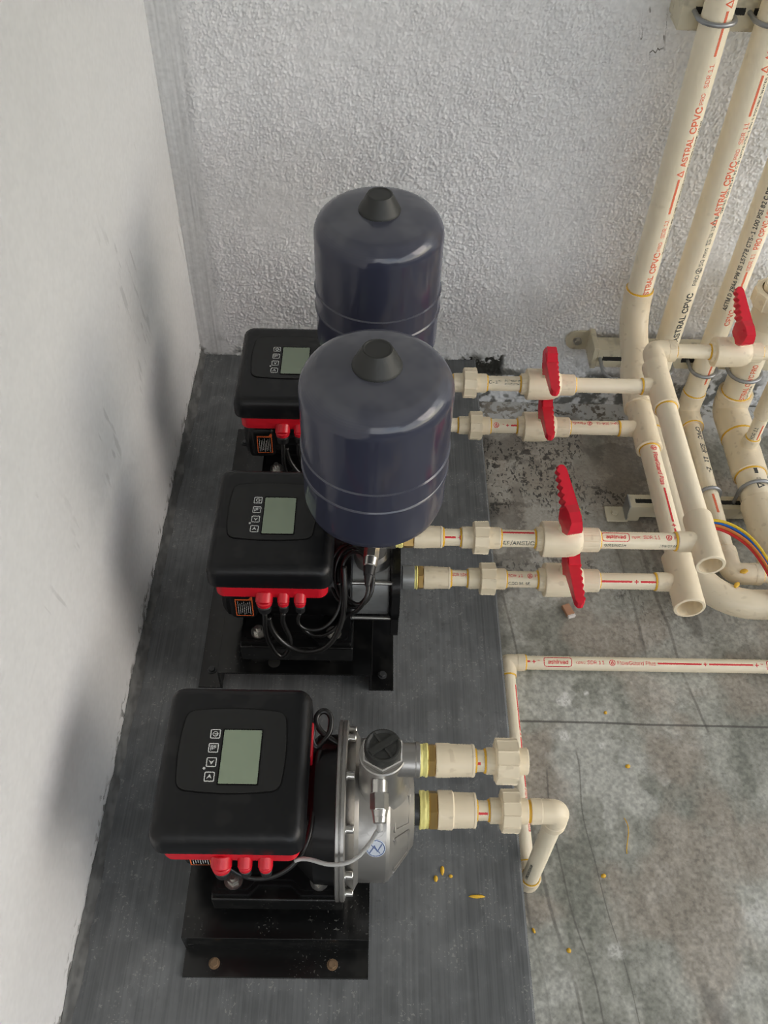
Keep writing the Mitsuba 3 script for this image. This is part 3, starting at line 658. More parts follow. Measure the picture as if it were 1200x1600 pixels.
def nut_faces(k):
    def f(th, i):
        a = (th + .3) % (2 * np.pi / k) - np.pi / k; rib = np.abs(np.abs(a) - np.pi / k) < .035
        return np.cos(np.pi / k) / np.cos(a) * (1 + .028 * rib) if 1 <= i <= 5 else np.ones_like(th)
    return f

def union(label, y, z, xa, x0, x1, xb, rs, rn, ring_l=True, ring_r=True, plain_end=False):
    """Pipe union along x: two sockets and a fluted nut."""
    t = thing('pipe_union', label, 'pipe union')
    fl = nut_faces(10)
    part(t, 'socket', cat(lathe((xa, y, z), X_, [(0, 0), (0, rs - .001), (.001, rs), (x0 - xa + .003, rs), (x0 - xa + .003, 0)], 40)), 'fitting', 30)
    part(t, 'socket', cat(lathe((x1 - .004, y, z), X_, [(0, 0), (0, rs), (xb - x1 + .003, rs), (xb - x1 + .004, rs - .001), (xb - x1 + .004, rs - .0035), (xb - x1 - .010, rs - .0035), (xb - x1 - .010, 0)] if plain_end else [(0, 0), (0, rs), (xb - x1 + .003, rs), (xb - x1 + .004, rs - .001), (xb - x1 + .004, 0)], 40)), 'fitting', 30)
    L = x1 - x0
    part(t, 'nut', lathe((x0, y, z), X_, [(0, rs), (.0005, rn - .002), (.002, rn), (L * .72, rn), (L * .82, rn * 1.02), (L - .002, rn * 1.02), (L, rn * .99), (L, rs)], 240, fl), 'fitting', 20, 'ribbed union nut')
    if ring_l: ring(t, (xa - .001, y, z), X_, R1 + .0008)
    if ring_r: ring(t, (xb + .001, y, z), X_, R1 + .0008)
    return t

def adapter(label, y, z, xt, xh, x0, x1, x2, ra, rb, rh, hexm='brass'):
    """Brass-threaded adapter: tape on the thread, brass hex, two-step socket."""
    t = thing('threaded_adapter', label, 'pipe adapter')
    rg = np.random.default_rng(int(abs(y) * 1000 + z * 77)); n = max(7, int((xh - xt) / .0012))
    pr = [(0, .0)] + [((xh - xt) * i / n, rh * .93 * (1 + rg.uniform(-.035, .035))) for i in range(n + 1)] + [(xh - xt, 0)]
    ph = rg.uniform(0, 6, 3)
    part(t, 'thread_tape', lathe((xt, y, z), X_, pr, 40, lambda th, i: 1 + .02 * np.sin(2 * th + ph[0] + i * .4) + .012 * np.sin(7 * th + i)), 'tape', 60, 'yellow thread seal tape')
    part(t, 'brass_hex', hexprism((xh, y, z), X_, rh, x0 - xh, 6, .0015), 'brass', 20, 'brass hexagon')
    part(t, 'socket', lathe((x0, y, z), X_, [(0, 0), (0, ra - .001), (.001, ra), (x1 - x0 - .001, ra), (x1 - x0 + .001, rb + .0006), (x2 - x0 - .004, rb), (x2 - x0 - .003, rb + .0006), (x2 - x0, rb), (x2 - x0, 0)], 48), 'fitting', 30)
    ring(t, (x2 + .001, y, z), X_, R1 + .001, .0045)
    return t

def handle(sgn, tilt, yaw, o):
    """Lever with a faceted hub; its grip, scalloped along one edge, points along sgn * y, turned a little."""
    yaw = math.radians(yaw); f = V(-math.sin(yaw) * sgn, math.cos(yaw) * sgn, 0); side = V(-math.cos(yaw) * sgn, -math.sin(yaw) * sgn, 0)
    d = f * math.cos(tilt) + Z_ * math.sin(tilt); up = Z_ * math.cos(tilt) - f * math.sin(tilt)
    # faceted hub standing on the stem, pointed at its rear foot
    hub = []
    for (s, u, w) in ((-.017, .000, .004), (-.010, -.003, .011), (.014, -.003, .0125), (.024, .006, .0115), (-.019, .012, .0105), (-.016, .027, .0115), (-.006, .036, .009), (.012, .034, .0095), (.026, .027, .010), (-.020, .020, .0125), (.006, .016, .0145)):
        u *= 1.35 if u > .01 else 1
        hub += [o + d * s + up * u + side * w, o + d * s + up * u - side * w]
    hubm = trimesh.convex.convex_hull(np.array(hub))
    # the grip seen from above
    L = .098; edge = []
    for k in range(61):
        s = .020 + (L - .024) * k / 60; w = .0118 - .0040 * (s / L)
        edge.append((s, w - .0020 + .0021 * math.cos((s - .026) / .0125 * 2 * math.pi)))
    pg = Polygon([(.004, -.0120), (.05, -.0098), (L - .008, -.0078), (L - .001, -.0045), (L, .001), (L - .002, .0048)] + edge[::-1] + [(.004, .0118)]).buffer(.0006, join_style=1).simplify(.00012)
    M = basis(o + up * .0065, d, side, np.cross(d, side)); m = extrude(pg, 1.0, M)
    v = m.vertices - (o + up * .0065); h = v @ np.cross(d, side); s = v @ d
    zt = (.0345 - .0195 * np.clip(s / L, 0, 1)) * (h > .5); low = .006 * np.clip(s / L, 0, 1)
    m.vertices = m.vertices - np.outer(h, np.cross(d, side)) + np.outer(np.where(h > .5, zt, low * 0.5), up)
    if m.volume < 0: m.invert()
    return cat(hubm, m)

def valve(label, y, z, xl, x0, x1, xr, rb, rc, sgn, tilt, yaw, ring_l=True, ring_r=True):
    t = thing('ball_valve', label, 'valve')
    L = x1 - x0
    body = lathe((x0, y, z), X_, [(0, rc), (0, rb * .97), (.0015, rb), (L * .42, rb), (L * .62, rb * .985), (L * .80, rb * .93), (L * .92, rb * .80), (L, rb * .62), (L, 0)], 64)
    xs = x0 + L * .55
    part(t, 'body', cat(body, lathe((x0 + .001, y, z), X_, [(0, rc - .001), (.010, rc - .001)], 48)), 'fitting', 30, 'cream valve body')
    part(t, 'stem_collar', lathe((xs, y, z), Z_, [(0, .0165), (rb * .98, .0150), (rb + .008, .0125), (rb + .010, .0115), (rb + .010, 0)], 36), 'fitting', 30)
    nf = lambda th, i: 1 - .03 * (np.abs(np.sin(th * 6)) > .93)
    part(t, 'end_connector', lathe((xl, y, z), X_, [(0, 0), (0, rc - .001), (.001, rc), (x0 - xl + .004, rc + .0008), (x0 - xl + .004, 0)], 96, nf), 'fitting', 30)
    part(t, 'end_connector', lathe((x1 - .010, y, z), X_, [(0, 0), (0, rc + .0005), (xr - x1 + .009, rc), (xr - x1 + .010, rc - .001), (xr - x1 + .010, 0)], 96, nf), 'fitting', 30)
    part(t, 'handle', handle(sgn, tilt, yaw, V(xs, y, z + rb + .007)), 'handle_red', 22, 'red lever handle')
    if ring_l: ring(t, (xl - .001, y, z), X_, R1 + .0008)
    if ring_r: ring(t, (xr + .001, y, z), X_, R1 + .0008)
    return t

def branch_tee(label, y, z, hx, y0, y1, rt, xb, rbr, rh, open_end=False, rings=(True, True)):
    """Tee on a header that runs along y, its branch pointing to -x."""
    t = thing('pipe_tee', label, 'tee fitting')
    L = abs(y1 - y0); d = V(0, -1, 0)
    pr = [(0, 0), (0, rt - .001), (.001, rt), (.016, rt * 1.0), (.018, rt * .985), (L - .018, rt * .985), (L - .016, rt), (L - .001, rt), (L, rt - .001)]
    pr += [(L, rt - .0052), (L - .030, rt - .0058), (L - .034, rt - .009), (L - .060, rt - .010), (L - .060, 0)] if open_end else [(L, 0)]
    main = lathe((hx, y0, z), d, pr, 64)
    br = lathe((hx, y, z), -X_, [(rt * .5, rbr * .98), (hx - xb - .016, rbr), (hx - xb - .015, rbr), (hx - xb - .001, rbr), (hx - xb, rbr - .001), (hx - xb, 0)], 48)
    part(t, 'body', cat(main, br), 'fitting', 30)
    ring(t, (xb - .001, y, z), X_, R1 + .001, .005)
    if rings[0]: ring(t, (hx, y0 + .001, z), Y_, rh + .0006, .004)
    if rings[1] and not open_end: ring(t, (hx, y1 - .001, z), Y_, rh + .0006, .004)
    return t

# --- pump 1, upper run: ends in an open union
y, z = P[0], .355
adapter('tape-sealed adapter on upper outlet of the front pump, next to black plug', y, z, .5035, .5139, .5241, .5437, .5761, .0225, .0212, .0232)
t = pipe('very short pipe on the upper outlet of the front pump', (.574, y, z), (.593, y, z))
prints(t, line_print([strip(.0055, .0034), .004, flat(text('S', .006))]), (.5778, y, z), X_, R1, PN, 'print_red')
union('open pipe union on the upper outlet of the front pump', y, z, .5915, .6034, .6332, .6477, .0178, .0300, True, False, True)
# --- lower run, down to the floor
z = ZS
adapter('tape-sealed adapter on lower inlet of the front pump, above yellow drips', y, z, .5115, .5247, .5378, .5604, .5943, .0282, .0252, .0292)
t = pipe('very short pipe on the lower inlet of the front pump', (.592, y, z), (.617, y, z))
prints(t, strip(.0135, .0034), (.5975, y, z), X_, R1, PN, 'print_red')
union('pipe union beside the floor pipe, on the lower inlet of the front pump', y, z, .6149, .6309, .6581, .6713, .0188, .0308)
def elbow(name_label, corner, d1, d2, l1, l2, r, rs, mat='fitting', tight=.45, rings=(True, True), rp=R1, seam=True):
    """Elbow fitting from corner + d1*l1 to corner + d2*l2."""
    t = thing('pipe_elbow', name_label, 'elbow fitting'); d1, d2 = unit(d1), unit(d2); c = np.asarray(corner, float)
    rb = rs * (1 + tight); al = math.acos(np.clip(d1 @ d2, -1, 1)); cut = rb * tight / math.tan(al / 2) if al < 3.1 else 0
    cut = min(cut, l1 * .8, l2 * .8)
    n = 14; pts = [c + d1 * l1, c + d1 * (l1 - .0008)] if False else [c + d1 * l1]
    ctl = [c + d1 * cut, c, c + d2 * cut]
    for k in range(n + 1):
        s = k / n; pts.append((1 - s) ** 2 * ctl[0] + 2 * s * (1 - s) * ctl[1] + s * s * ctl[2])
    pts.append(c + d2 * l2)
    part(t, 'body', cat(tube(pts, rs, 40), rod(c + d1 * l1, c + d1 * max(l1 - .016, cut), rs + .0007, c=.0008, n=40), rod(c + d2 * l2, c + d2 * max(l2 - .016, cut), rs + .0007, c=.0008, n=40)), mat, 40)
    if rings[0]: ring(t, c + d1 * (l1 + .001), d1, rp + .0008, .0045)
    if rings[1]: ring(t, c + d2 * (l2 + .001), d2, rp + .0008, .0045)
    return t
DX = .7165
elbow('elbow at the top of the short down pipe by the front pump', (DX, y, ZS), -X_, -Z_, .041, .044, .02, .0182)
t = pipe('short vertical pipe going down beside the plinth edge', (DX, y, ZS - .042), (DX, y, -.095))
prints(t, text('CPVC SDR 11 ASTM', .0048), (DX, y, -.07), Z_, R1, V(-.75, -.65, 0), 'print_black')
DZ = -.122
elbow('floor elbow at the foot of the short down pipe', (DX, y, DZ), Z_, Y_, .034, .034, .02, .0178)
t = pipe('thin pipe on the floor running along the plinth edge', (DX, y + .032, DZ), (DX, -.838, DZ), .0142)
prints(t, line_print([strip(.10, .0034), plus(.003), strip(.10, .0034), text('FlowGuard Plus', .008)]), (DX, -.86, DZ), -Y_, .0142, V(.8, 0, .6), 'print_red')
elbow('floor elbow at the rear corner of the thin floor pipe', (DX, -.803, DZ), -Y_, X_, .033, .036, .02, .0168, tight=.2)
t = pipe('thin pipe lying across the floor with red lettering', (.750, -.803, DZ), (2.55, -.803, DZ), .0142)
seq = [strip(.006, .0034), plus(.0036), text('™', .006), .004, oval_text('ashirvad', .0075), .004, text('cpvc', .0062), text('SDR 11', .0075), .006, flame_ring(.0075), text('FlowGuard Plus', .0078), strip(.090, .0034), plus(.0038), strip(.090, .0034), plus(.0038), text('™', .006), .004, oval_text('ashirvad', .0075)]
prints(t, line_print(seq), (.756, -.803, DZ), X_, .0142, V(0, -.35, .94), 'print_red')

# --- runs of pumps 2 and 3 to the headers
HX = .990; ZD = .305
def run2():
    y, z = P[1], ZD
    adapter('adapter on the upper outlet of the middle pump, half under the blue tank', y, z, .4740, .4863, .5044, .5236, .5524, .0195, .0184, .0205)
    t = pipe('short pipe with red dash between adapter and union, middle pump upper line', (.550, y, z), (.586, y, z))
    prints(t, line_print([strip(.018, .0032), plus(.0032)]), (.5555, y, z), X_, R1, PN, 'print_red')
    union('pipe union on the upper line of the middle pump', y, z, .5844, .6036, .6291, .6493, .0186, .0282)
    t = pipe('pipe printed with black capitals between union and valve, middle pump upper line', (.6475, y, z), (.711, y, z))
    prints(t, strip(.053, .0032), (.652, y, z), X_, R1, V(0, .05, 1), 'print_red'); prints(t, text('EF/ANSI/C', .0075, w=.052), (.653, y, z), X_, R1, V(0, -1, .35), 'print_black')
    valve('ball valve with red lever pointing up and back, middle pump upper line', y, z, .7093, .7190, .7876, .8155, .0305, .0205, 1, math.radians(28), 10)
    t = pipe('pipe with red lettering between valve and upper header, middle pump', (.8135, y, z), (.948, y, z))
    prints(t, line_print([oval_text('ashirvad', .006), text('cpvc', .005), text('SDR 11', .006), .006, flame_ring(.006), text('FlowGuard', .0066)]), (.818, y, z), X_, R1, V(0, -.25, 1), 'print_red')
    prints(t, text('G2018051H', .0045), (.822, y, z), X_, R1, V(0, -1, .3), 'print_black'); prints(t, text('/ 08 07 MU', .0045), (.915, y, z), X_, R1, V(0, -1, .3), 'print_black')
    z = ZS
    adapter('tape-sealed adapter on the lower inlet of the middle pump', y, z, .5095, .5164, .5266, .5459, .5742, .0205, .0192, .0222)
    t = pipe('short pipe between adapter and union, middle pump lower line', (.572, y, z), (.608, y, z))
    prints(t, text('SDR SDR', .0058, w=.027), (.5765, y, z), X_, R1, V(0, -.2, 1), 'print_red')
    union('pipe union on the lower line of the middle pump', y, z, .6060, .6264, .6536, .6728, .0188, .0292)
    t = pipe('pipe between union and valve, middle pump lower line', (.671, y, z), (.732, y, z))
    prints(t, line_print([text('SDR 11', .0055), .004, flame_ring(.0055), text('FLOW', .0055)]), (.676, y, z), X_, R1, V(0, -.2, 1), 'print_red'); prints(t, text('CDD M. M.', .0058), (.676, y, z), X_, R1, V(0, -1, .42), 'print_black')
    valve('ball valve with red lever pointing towards camera, middle pump lower line', y, z, .7306, .7408, .8109, .8380, .0305, .0205, -1, math.radians(4), 2)
    t = pipe('pipe with red stripe between valve and lower header, middle pump', (.836, y, z), (.942, y, z))
    prints(t, line_print([strip(.055, .0034), plus(.0036), strip(.036, .0034)]), (.840, y, z), X_, R1, PN, 'print_red')
run2()
def run3():
    y, z = P[2], ZD
    adapter('adapter on the upper outlet of the rearmost pump', y, z, .4740, .4863, .5044, .5236, .5524, .0195, .0184, .0205)
    pipe('short pipe on the upper outlet of the rearmost pump', (.550, y, z), (.589, y, z))
    union('pipe union on the upper line of the rearmost pump, before the stucco wall', y, z, .5874, .6062, .6324, .6524, .0186, .0290)
    t = pipe('pipe with small black print between union and valve, rearmost pump upper line', (.6505, y, z), (.7215, y, z))
    prints(t, line_print([text('C-1™', .0065), .004, cat(flat(text('POTABLE WATER', .0038), 0, .0028), flat(text('ASTM D2846', .0036), 0, -.0032))]), (.656, y, z), X_, R1, V(0, -.62, .78), 'print_black')
    valve('ball valve with red lever, rearmost pump upper line, nearest the wall', y, z, .7196, .7310, .7985, .8248, .0305, .0205, -1, math.radians(6), -1)
    pipe('plain pipe between valve and upper header, rearmost pump', (.8228, y, z), (.959, y, z))
    z = ZS
    adapter('adapter on the lower inlet of the rearmost pump', y, z, .5095, .5164, .5266, .5400, .5640, .0205, .0192, .0222)
    pipe('short pipe with yellow cement smear, lower line of the rearmost pump', (.562, y, z), (.609, y, z))
    union('pipe union with a yellow drip, lower line of the rearmost pump', y, z, .6077, .6288, .6550, .6721, .0186, .0290)
    t = pipe('pipe with red ring mark between union and valve, rearmost pump lower line', (.6702, y, z), (.730, y, z))
    prints(t, line_print([flame_ring(.0065), .003, text('™', .005), plus(.003), strip(.026, .0034)]), (.678, y, z), X_, R1, PN, 'print_red')
    valve('ball valve with red lever on the lower line of the rearmost pump', y, z, .7285, .7400, .8085, .8348, .0305, .0205, -1, math.radians(6), -1)
    t = pipe('pipe with upside down red lettering between valve and lower header, rearmost pump', (.8328, y, z), (.939, y, z))
    prints(t, line_print([text('cpvc SDR 11', .0055), .005, flame_ring(.006), text('FlowGuard Plus', .006)]), (.934, y, z), -X_, R1, V(0, -.1, 1), 'print_red')
run3()

# --- the two headers
RH = .0195
y1, y2 = P[1], P[2]
zU, zL = ZD, ZS
branch_tee('upper header tee joined by the rearmost pump line', y2, zU, HX + .004, y2 + .062, y2 - .062, .0248, .9585, .0172, RH, rings=(False, True))
t = thing('header_pipe', 'upper header pipe running towards the camera, without lettering', 'pipe'); part(t, 'tube', rod((HX + .004, y2 - .060, zU), (HX + .004, y1 + .052, zU), RH, n=48), 'cpvc', 40)
branch_tee('upper header tee with narrow open end, joined by the middle pump line', y1, zU, HX + .004, y1 + .055, y1 - .050, .0245, .9465, .0178, RH, True, (False, False))
branch_tee('lower header tee joined by the rearmost pump line', y2, zL, HX, y2 + .068, y2 - .060, .0262, .9385, .0170, RH)
t = thing('header_pipe', 'lower header pipe with red lettering running towards the camera', 'pipe'); part(t, 'tube', rod((HX, y2 - .058, zL), (HX, y1 + .056, zL), .0192, n=48), 'cpvc', 40)
prints(t, line_print([flame_ring(.0075), .002, text('FlowGuard Plus', .0085, True, w=.088), .004, strip(.085, .0036), plus(.004), strip(.03, .0036)]), (HX, y2 - .066, zL), -Y_, .0192, V(.1, 0, 1), 'print_red')
branch_tee('lower header tee with wide open end, joined by the middle pump line', y1, zL, HX, y1 + .058, y1 - .056, .0275, .9405, .0172, RH, True)
# upper header: elbow and valve line to the right
VY, VZ = -.320, .300
elbow('elbow joining the upper header to the right hand valve line', (HX + .010, VY, zU - .002), V(1, 0, 0), V(0, -1, 0), .046, .052, .02, .0215, rings=(True, True), tight=.5)
pipe('short pipe between header elbow and right hand valve', (1.050, VY, VZ + .003), (1.120, VY, VZ + .003), .0145)
valve('ball valve with red lever at the right edge, in front of the risers', VY, VZ + .003, 1.1185, 1.1250, 1.2010, 1.2225, .0305, .0205, 1, math.radians(38), 8)
t = pipe('pipe leaving the frame to the right of the right hand valve', (1.2205, VY, VZ + .003), (1.75, VY, VZ + .003))
prints(t, line_print([text('FlowGuard', .006), strip(.05, .0034)]), (1.235, VY, VZ + .003), X_, R1, V(0, -1, .2), 'print_red')

# --- risers on the back wall
RY = -.107
def sweep(label, pts, r, mat='fitting', sock=None):
    t = thing('sweep_bend', label, 'pipe bend'); part(t, 'body', tube(pts, r, 40), mat, 40); return t
RX = [1.0125, 1.110, 1.2165]
t = thing('riser_pipe', 'leftmost riser pipe on the back wall, with faded red lettering', 'pipe'); part(t, 'tube', rod((RX[0], RY, .298), (RX[0], RY, 2.7), .0268, n=56), 'cpvc', 40)
ast = lambda: [strip(.075, .0045), tri_mark(.011), .004, text('ASTRAL', .012, True, .060), .003, text('CPVC', .0135, True, .052), text('PRO', .008), .006, text('SDR 11', .009, w=.042), .010]
prints(t, line_print([text('STRAL', .012, True, .050), .003, text('CPVC', .0135, True, .052), text('PRO', .008), .006, text('SDR 11', .009, w=.042), .010] + ast() + ast() + ast()), (RX[0], RY, .302), Z_, .0268, V(.30, -1, 0), 'print_orange')
prints(t, text('IS 15778 CPVC PIPE SDR 11 NSF PW ASTM D2846 POTABLE WATER 1 82 PSI 100 PSI', .005), (RX[0], RY, .40), Z_, .0268, V(.95, -.8, 0), 'print_black')
t2 = thing('riser_pipe', 'second riser pipe from the left, black and red lettering above the header elbow', 'pipe'); part(t2, 'tube', rod((RX[1], RY, .03), (RX[1], RY, 2.7), .0268, n=56), 'cpvc', 40)
prints(t2, text('ASTRAL CPVC', .014, True, .135), (RX[1], RY, .175), Z_, .0268, V(.28, -1, 0), 'print_black')
prints(t2, line_print([text('PRO', .010), flame_ring(.009), text('50 mm', .010), .004, text('IS', .010), text('IS 15778', .008)]), (RX[1], RY, .330), Z_, .0268, V(.34, -1, 0), 'print_black')
prints(t2, line_print([tri_mark(.011), .004, text('ASTRAL', .012, True, .060), .003, text('CPVC', .0135, True, .052), text('PRO', .008), .006, text('SDR 11', .009, w=.042), .008] + ast() + ast()), (RX[1], RY, .475), Z_, .0268, V(.22, -1, 0), 'print_orange')
prints(t2, text('TESTED 100 PSI AT 82 C IS 15778 CTS-1 PW 2 POTABLE WATER ASTM D 2846 NSF 61', .0062), (RX[1], RY, .50), Z_, .0268, V(.72, -1, 0), 'print_black')
t3 = thing('riser_pipe', 'third riser pipe from the left, going down behind the right hand valve', 'pipe'); part(t3, 'tube', rod((RX[2], RY, .004), (RX[2], RY, 2.7), .0258, n=56), 'cpvc', 40)
prints(t3, line_print([strip(.12, .0045)]), (RX[2], RY, .050), Z_, .0258, V(.28, -1, 0), 'print_orange')
prints(t3, line_print([text('CPVC', .012, True, .045), .004, strip(.09, .0045), text('SDR 11', .009, w=.042), .006, text('PRO CPVC ASTRAL', .012, True, .125), tri_mark(.011), strip(.10, .0045)]), (RX[2], RY, .225), Z_, .0258, V(.18, -1, 0), 'print_orange')
prints(t3, text('ASTM D 2846 PW IS 15778 CTS-1 100 PSI 82 C POTABLE WATER', .0085, True), (RX[2], RY, .265), Z_, .0258, V(-.55, -1, 0), 'print_black')

# long bend from riser 1 into the lower header
c = V(RX[0], RY - .100, .292)
pts = [V(RX[0], RY, .300), V(RX[0], RY, .296)] + list(arc(c, Y_, -Z_, .100, 18)) + [V(HX + .010, -.26, .191), V(HX, -.372, ZS)]
b = sweep('long sweeping bend from the leftmost riser into the lower header', pts, .0312)
ring(b, (RX[0], RY, .3015), Z_, .0285, .006)
# riser 2 to the low run and the sweep at its end
LX = 1.118; LZ = -.055
elbow('elbow at the foot of the second riser, mostly hidden behind the headers', (RX[1], RY, LZ), Z_, -Y_, .085, .085, .03, .0315, rp=.0268)
t = thing('header_pipe', 'low pipe under the two headers, mostly hidden', 'pipe'); part(t, 'tube', rod((RX[1], RY - .083, LZ), (LX, -.56, LZ), .0268, n=48), 'cpvc', 40)
pts = [V(LX, -.555, LZ), V(LX, -.575, LZ)] + list(arc(V(LX + .115, -.580, LZ), -X_, -Y_, .115, 18)) + [V(LX + .128, -.695, LZ), V(LX + .155, -.695, LZ)]
b = sweep('large cream bend curving to the right on the floor below the open tees', pts, .0312)
ring(b, (LX + .156, -.695, LZ), X_, .0285, .004)
t = thing('floor_pipe', 'pipe leaving right from the large floor bend', 'pipe'); part(t, 'tube', rod((LX + .154, -.695, LZ), (2.5, -.695, LZ), .0268, n=48), 'cpvc', 40)
# riser 3: reducer, offset bend, thin run, elbow to the right
elbow('bend with yellow cement drips at the foot of the third riser', (RX[2], RY, -.060), Z_, -Y_, .066, .060, .03, .0275, rp=.0255, tight=.6)
t = thing('header_pipe', 'thin low pipe with black print beside the upper header', 'pipe'); part(t, 'tube', rod((RX[2], RY - .058, -.060), (1.207, -.56, -.060), .0185, n=48), 'cpvc', 40)
prints(t, line_print([text('CPVC', .011, True), .012, text('SDR', .011, True), .010, text('11', .011, True), .012, text('Z-', .011, True)]), (RX[2], RY - .075, -.060), V(-.0095, -.45, 0), .0185, V(.25, 0, 1), 'print_black')
prints(t, strip(.055, .005), (1.2105, -.40, -.060), -Y_, .0185, V(-.1, 0, 1), 'print_orange')
elbow('elbow with a large yellow cement blot turning the thin low pipe to the right', (1.206, -.612, -.060), Y_, X_, .062, .062, .03, .0235, rp=.0185, tight=.6)
t = thing('floor_pipe', 'pipe leaving right from the elbow with yellow blot', 'pipe'); part(t, 'tube', rod((1.266, -.612, -.060), (2.5, -.612, -.060), .0185, n=48), 'cpvc', 40)
# riser 4, thick, at the right edge
QX = 1.318; R4 = .0340
t = thing('riser_pipe', 'thick riser pipe at the right edge, behind the right hand valve', 'pipe'); part(t, 'tube', rod((QX, RY, -.005), (QX, RY, .245), R4, n=56), 'cpvc', 40)
prints(t, line_print([text('ASTRAL CPVC PRO', .012, True, .12)]), (QX, RY, .0), Z_, R4, V(.10, -1, 0), 'print_orange'); prints(t, text('IS 15778 PW', .006), (QX, RY, .0), Z_, R4, V(.5, -1, 0), 'print_black')
tu = thing('pipe_union', 'upright pipe union at the right edge, top of the thick riser', 'pipe union')
fl = nut_faces(12)
part(tu, 'socket', rod((QX, RY, .215), (QX, RY, .275), .0385, c=.001, n=48), 'fitting', 30)
part(tu, 'nut', lathe((QX, RY, .268), Z_, [(0, .036), (.001, .048), (.003, .050), (.030, .050), (.034, .050), (.038, .048), (.040, .036)], 240, fl), 'fitting', 20, 'ribbed union nut')
part(tu, 'neck', lathe((QX, RY, .30), Z_, [(0, 0), (0, .033), (.018, .033), (.020, .030), (.020, 0)], 40), 'fitting', 30)
elbow('thick elbow at the foot of the thick riser', (QX, RY, -.050), Z_, -Y_, .058, .098, .03, .0415, rp=R4, tight=.42, rings=(True, False))
t = thing('pipe_tee', 'thick tee with a small upright branch at the right edge', 'tee fitting')
part(t, 'body', cat(rod((QX, RY - .100, -.050), (QX - .004, -.335, -.050), .0398, c=.001, n=48), rod((QX - .002, -.268, -.05), (QX - .002, -.268, .012), .0195, c=.001)), 'fitting', 35)
ring(t, (QX - .004, -.336, -.05), Y_, R4 + .001, .005); ring(t, (QX, RY - .1005, -.05), Y_, .0402, .006); ring(t, (QX - .002, -.268, .013), Z_, R1 + .0012, .004)
t = pipe('small upright pipe with orange stripe on the thick tee', (QX - .002, -.268, .012), (QX - .002, -.268, .085), .0155)
prints(t, strip(.045, .0035), (QX - .002, -.268, .018), Z_, .0155, V(.25, -1, 0), 'print_orange'); prints(t, text('SDR 11', .008), (QX - .002, -.268, .016), Z_, .0155, V(-.6, -1, 0), 'print_black')
t = thing('pipe_coupling', 'coupling on top of the small upright pipe at the right edge', 'pipe coupling'); part(t, 'body', rod((QX - .002, -.268, .080), (QX - .002, -.268, .180), .0205, c=.001, n=40), 'fitting', 35)
ring(t, (QX - .002, -.268, .079), Z_, .0165, .004)
t = thing('header_pipe', 'thick low pipe between tee and wide coupling, under a clamp', 'pipe'); part(t, 'tube', rod((QX - .004, -.333, -.050), (QX - .006, -.420, -.050), R4, n=48), 'cpvc', 40)
prints(t, line_print([strip(.016, .008), .010, text('IS', .008), tri_mark(.013)]), (QX - .004, -.340, -.050), -Y_, R4, V(-.05, 0, 1), 'print_black')
t = thing('pipe_coupling', 'wide coupling on the thick low pipe, behind the wires', 'pipe coupling'); part(t, 'body', rod((QX - .006, -.418, -.050), (QX - .008, -.62, -.050), .0415, c=.003, n=48), 'fitting', 35)

# --- supports
def slot_rail(label, x0, x1, y0, y1, z0, z1, slots, face='front'):
    t = thing('support_rail', label, 'rail')
    th = .004
    if face == 'front':
        pr = Polygon([(y1, z0), (y0, z0), (y0, z1), (y1, z1), (y1, z1 - th), (y0 + th, z1 - th), (y0 + th, z0 + th), (y1, z0 + th)])
    else:
        pr = Polygon([(y0, z0), (y0, z1), (y1, z1), (y1, z0), (y1 - th, z0), (y1 - th, z1 - th), (y0 + th, z1 - th), (y0 + th, z0)])
    part(t, 'channel', extrude(pr.buffer(-.0006).buffer(.0006), x1 - x0, basis((x0, 0, 0), Y_, Z_, X_)), 'rail_cream', 30)
    for (a, b) in slots:
        if face == 'front': m = box((a, y0 - .0006, (z0 + z1) / 2 - .006), (b, y0 + .002, (z0 + z1) / 2 + .006))
        else: m = box((a, (y0 + y1) / 2 - .006, z1 - .002), (b, (y0 + y1) / 2 + .006, z1 + .0006))
        part(t, 'slot', m, 'dark_slot', False, 'dark slot')
    return t
r_low = slot_rail('cream slotted rail on the back wall behind the right hand valve', .968, 1.95, -.078, -.030, .052, .104, [(.980, 1.050), (1.075, 1.145), (1.17, 1.25), (1.275, 1.37)])
br = part(r_low, 'bracket', cat(box((.955, -.078, .046), (.968, -.001, .108), .0015), extrude(unary_union([Point(.928, .074).buffer(.027), sbox(.928, .047, .962, .101)]), .006, basis((0, -.0008, 0), X_, Z_, -Y_))), 'rail_cream', 30, 'wall bracket')
part(br, 'bolt', cat(rod((.930, -.006, .074), (.930, -.009, .074), .011, n=24), hexprism((.930, -.008, .074), -Y_, .0085, .009)), 'bright_steel', 25)
r_top = slot_rail('cream slotted rail high on the back wall at the top edge', .958, 1.95, -.078, -.020, .829, .897, [(.982, .996), (.998, 1.070), (1.085, 1.17), (1.195, 1.28)])
part(r_top, 'bracket', box((.958, -.076, .833), (.966, -.001, .893), .001), 'rail_cream', 30)
r_fl = slot_rail('cream slotted rail on the floor under the low pipes', 1.030, 1.95, -.405, -.365, -.122, -.088, [(1.045, 1.105), (1.15, 1.20), (1.235, 1.29), (1.345, 1.40)], 'top')
part(r_fl, 'post', box((1.032, -.403, -.139), (1.060, -.367, -.120), .001), 'rail_cream', 30)
part(r_fl, 'foot_plate', cat(rbox((.985, -.408, -.1396), (1.035, -.362, -.134), .0025), hexprism((1.006, -.385, -.134), Z_, .008, .007)), 'rail_cream', 30)
part(r_fl, 'end_plate', box((1.0285, -.405, -.136), (1.032, -.365, -.086), .001), 'zinc', 30)
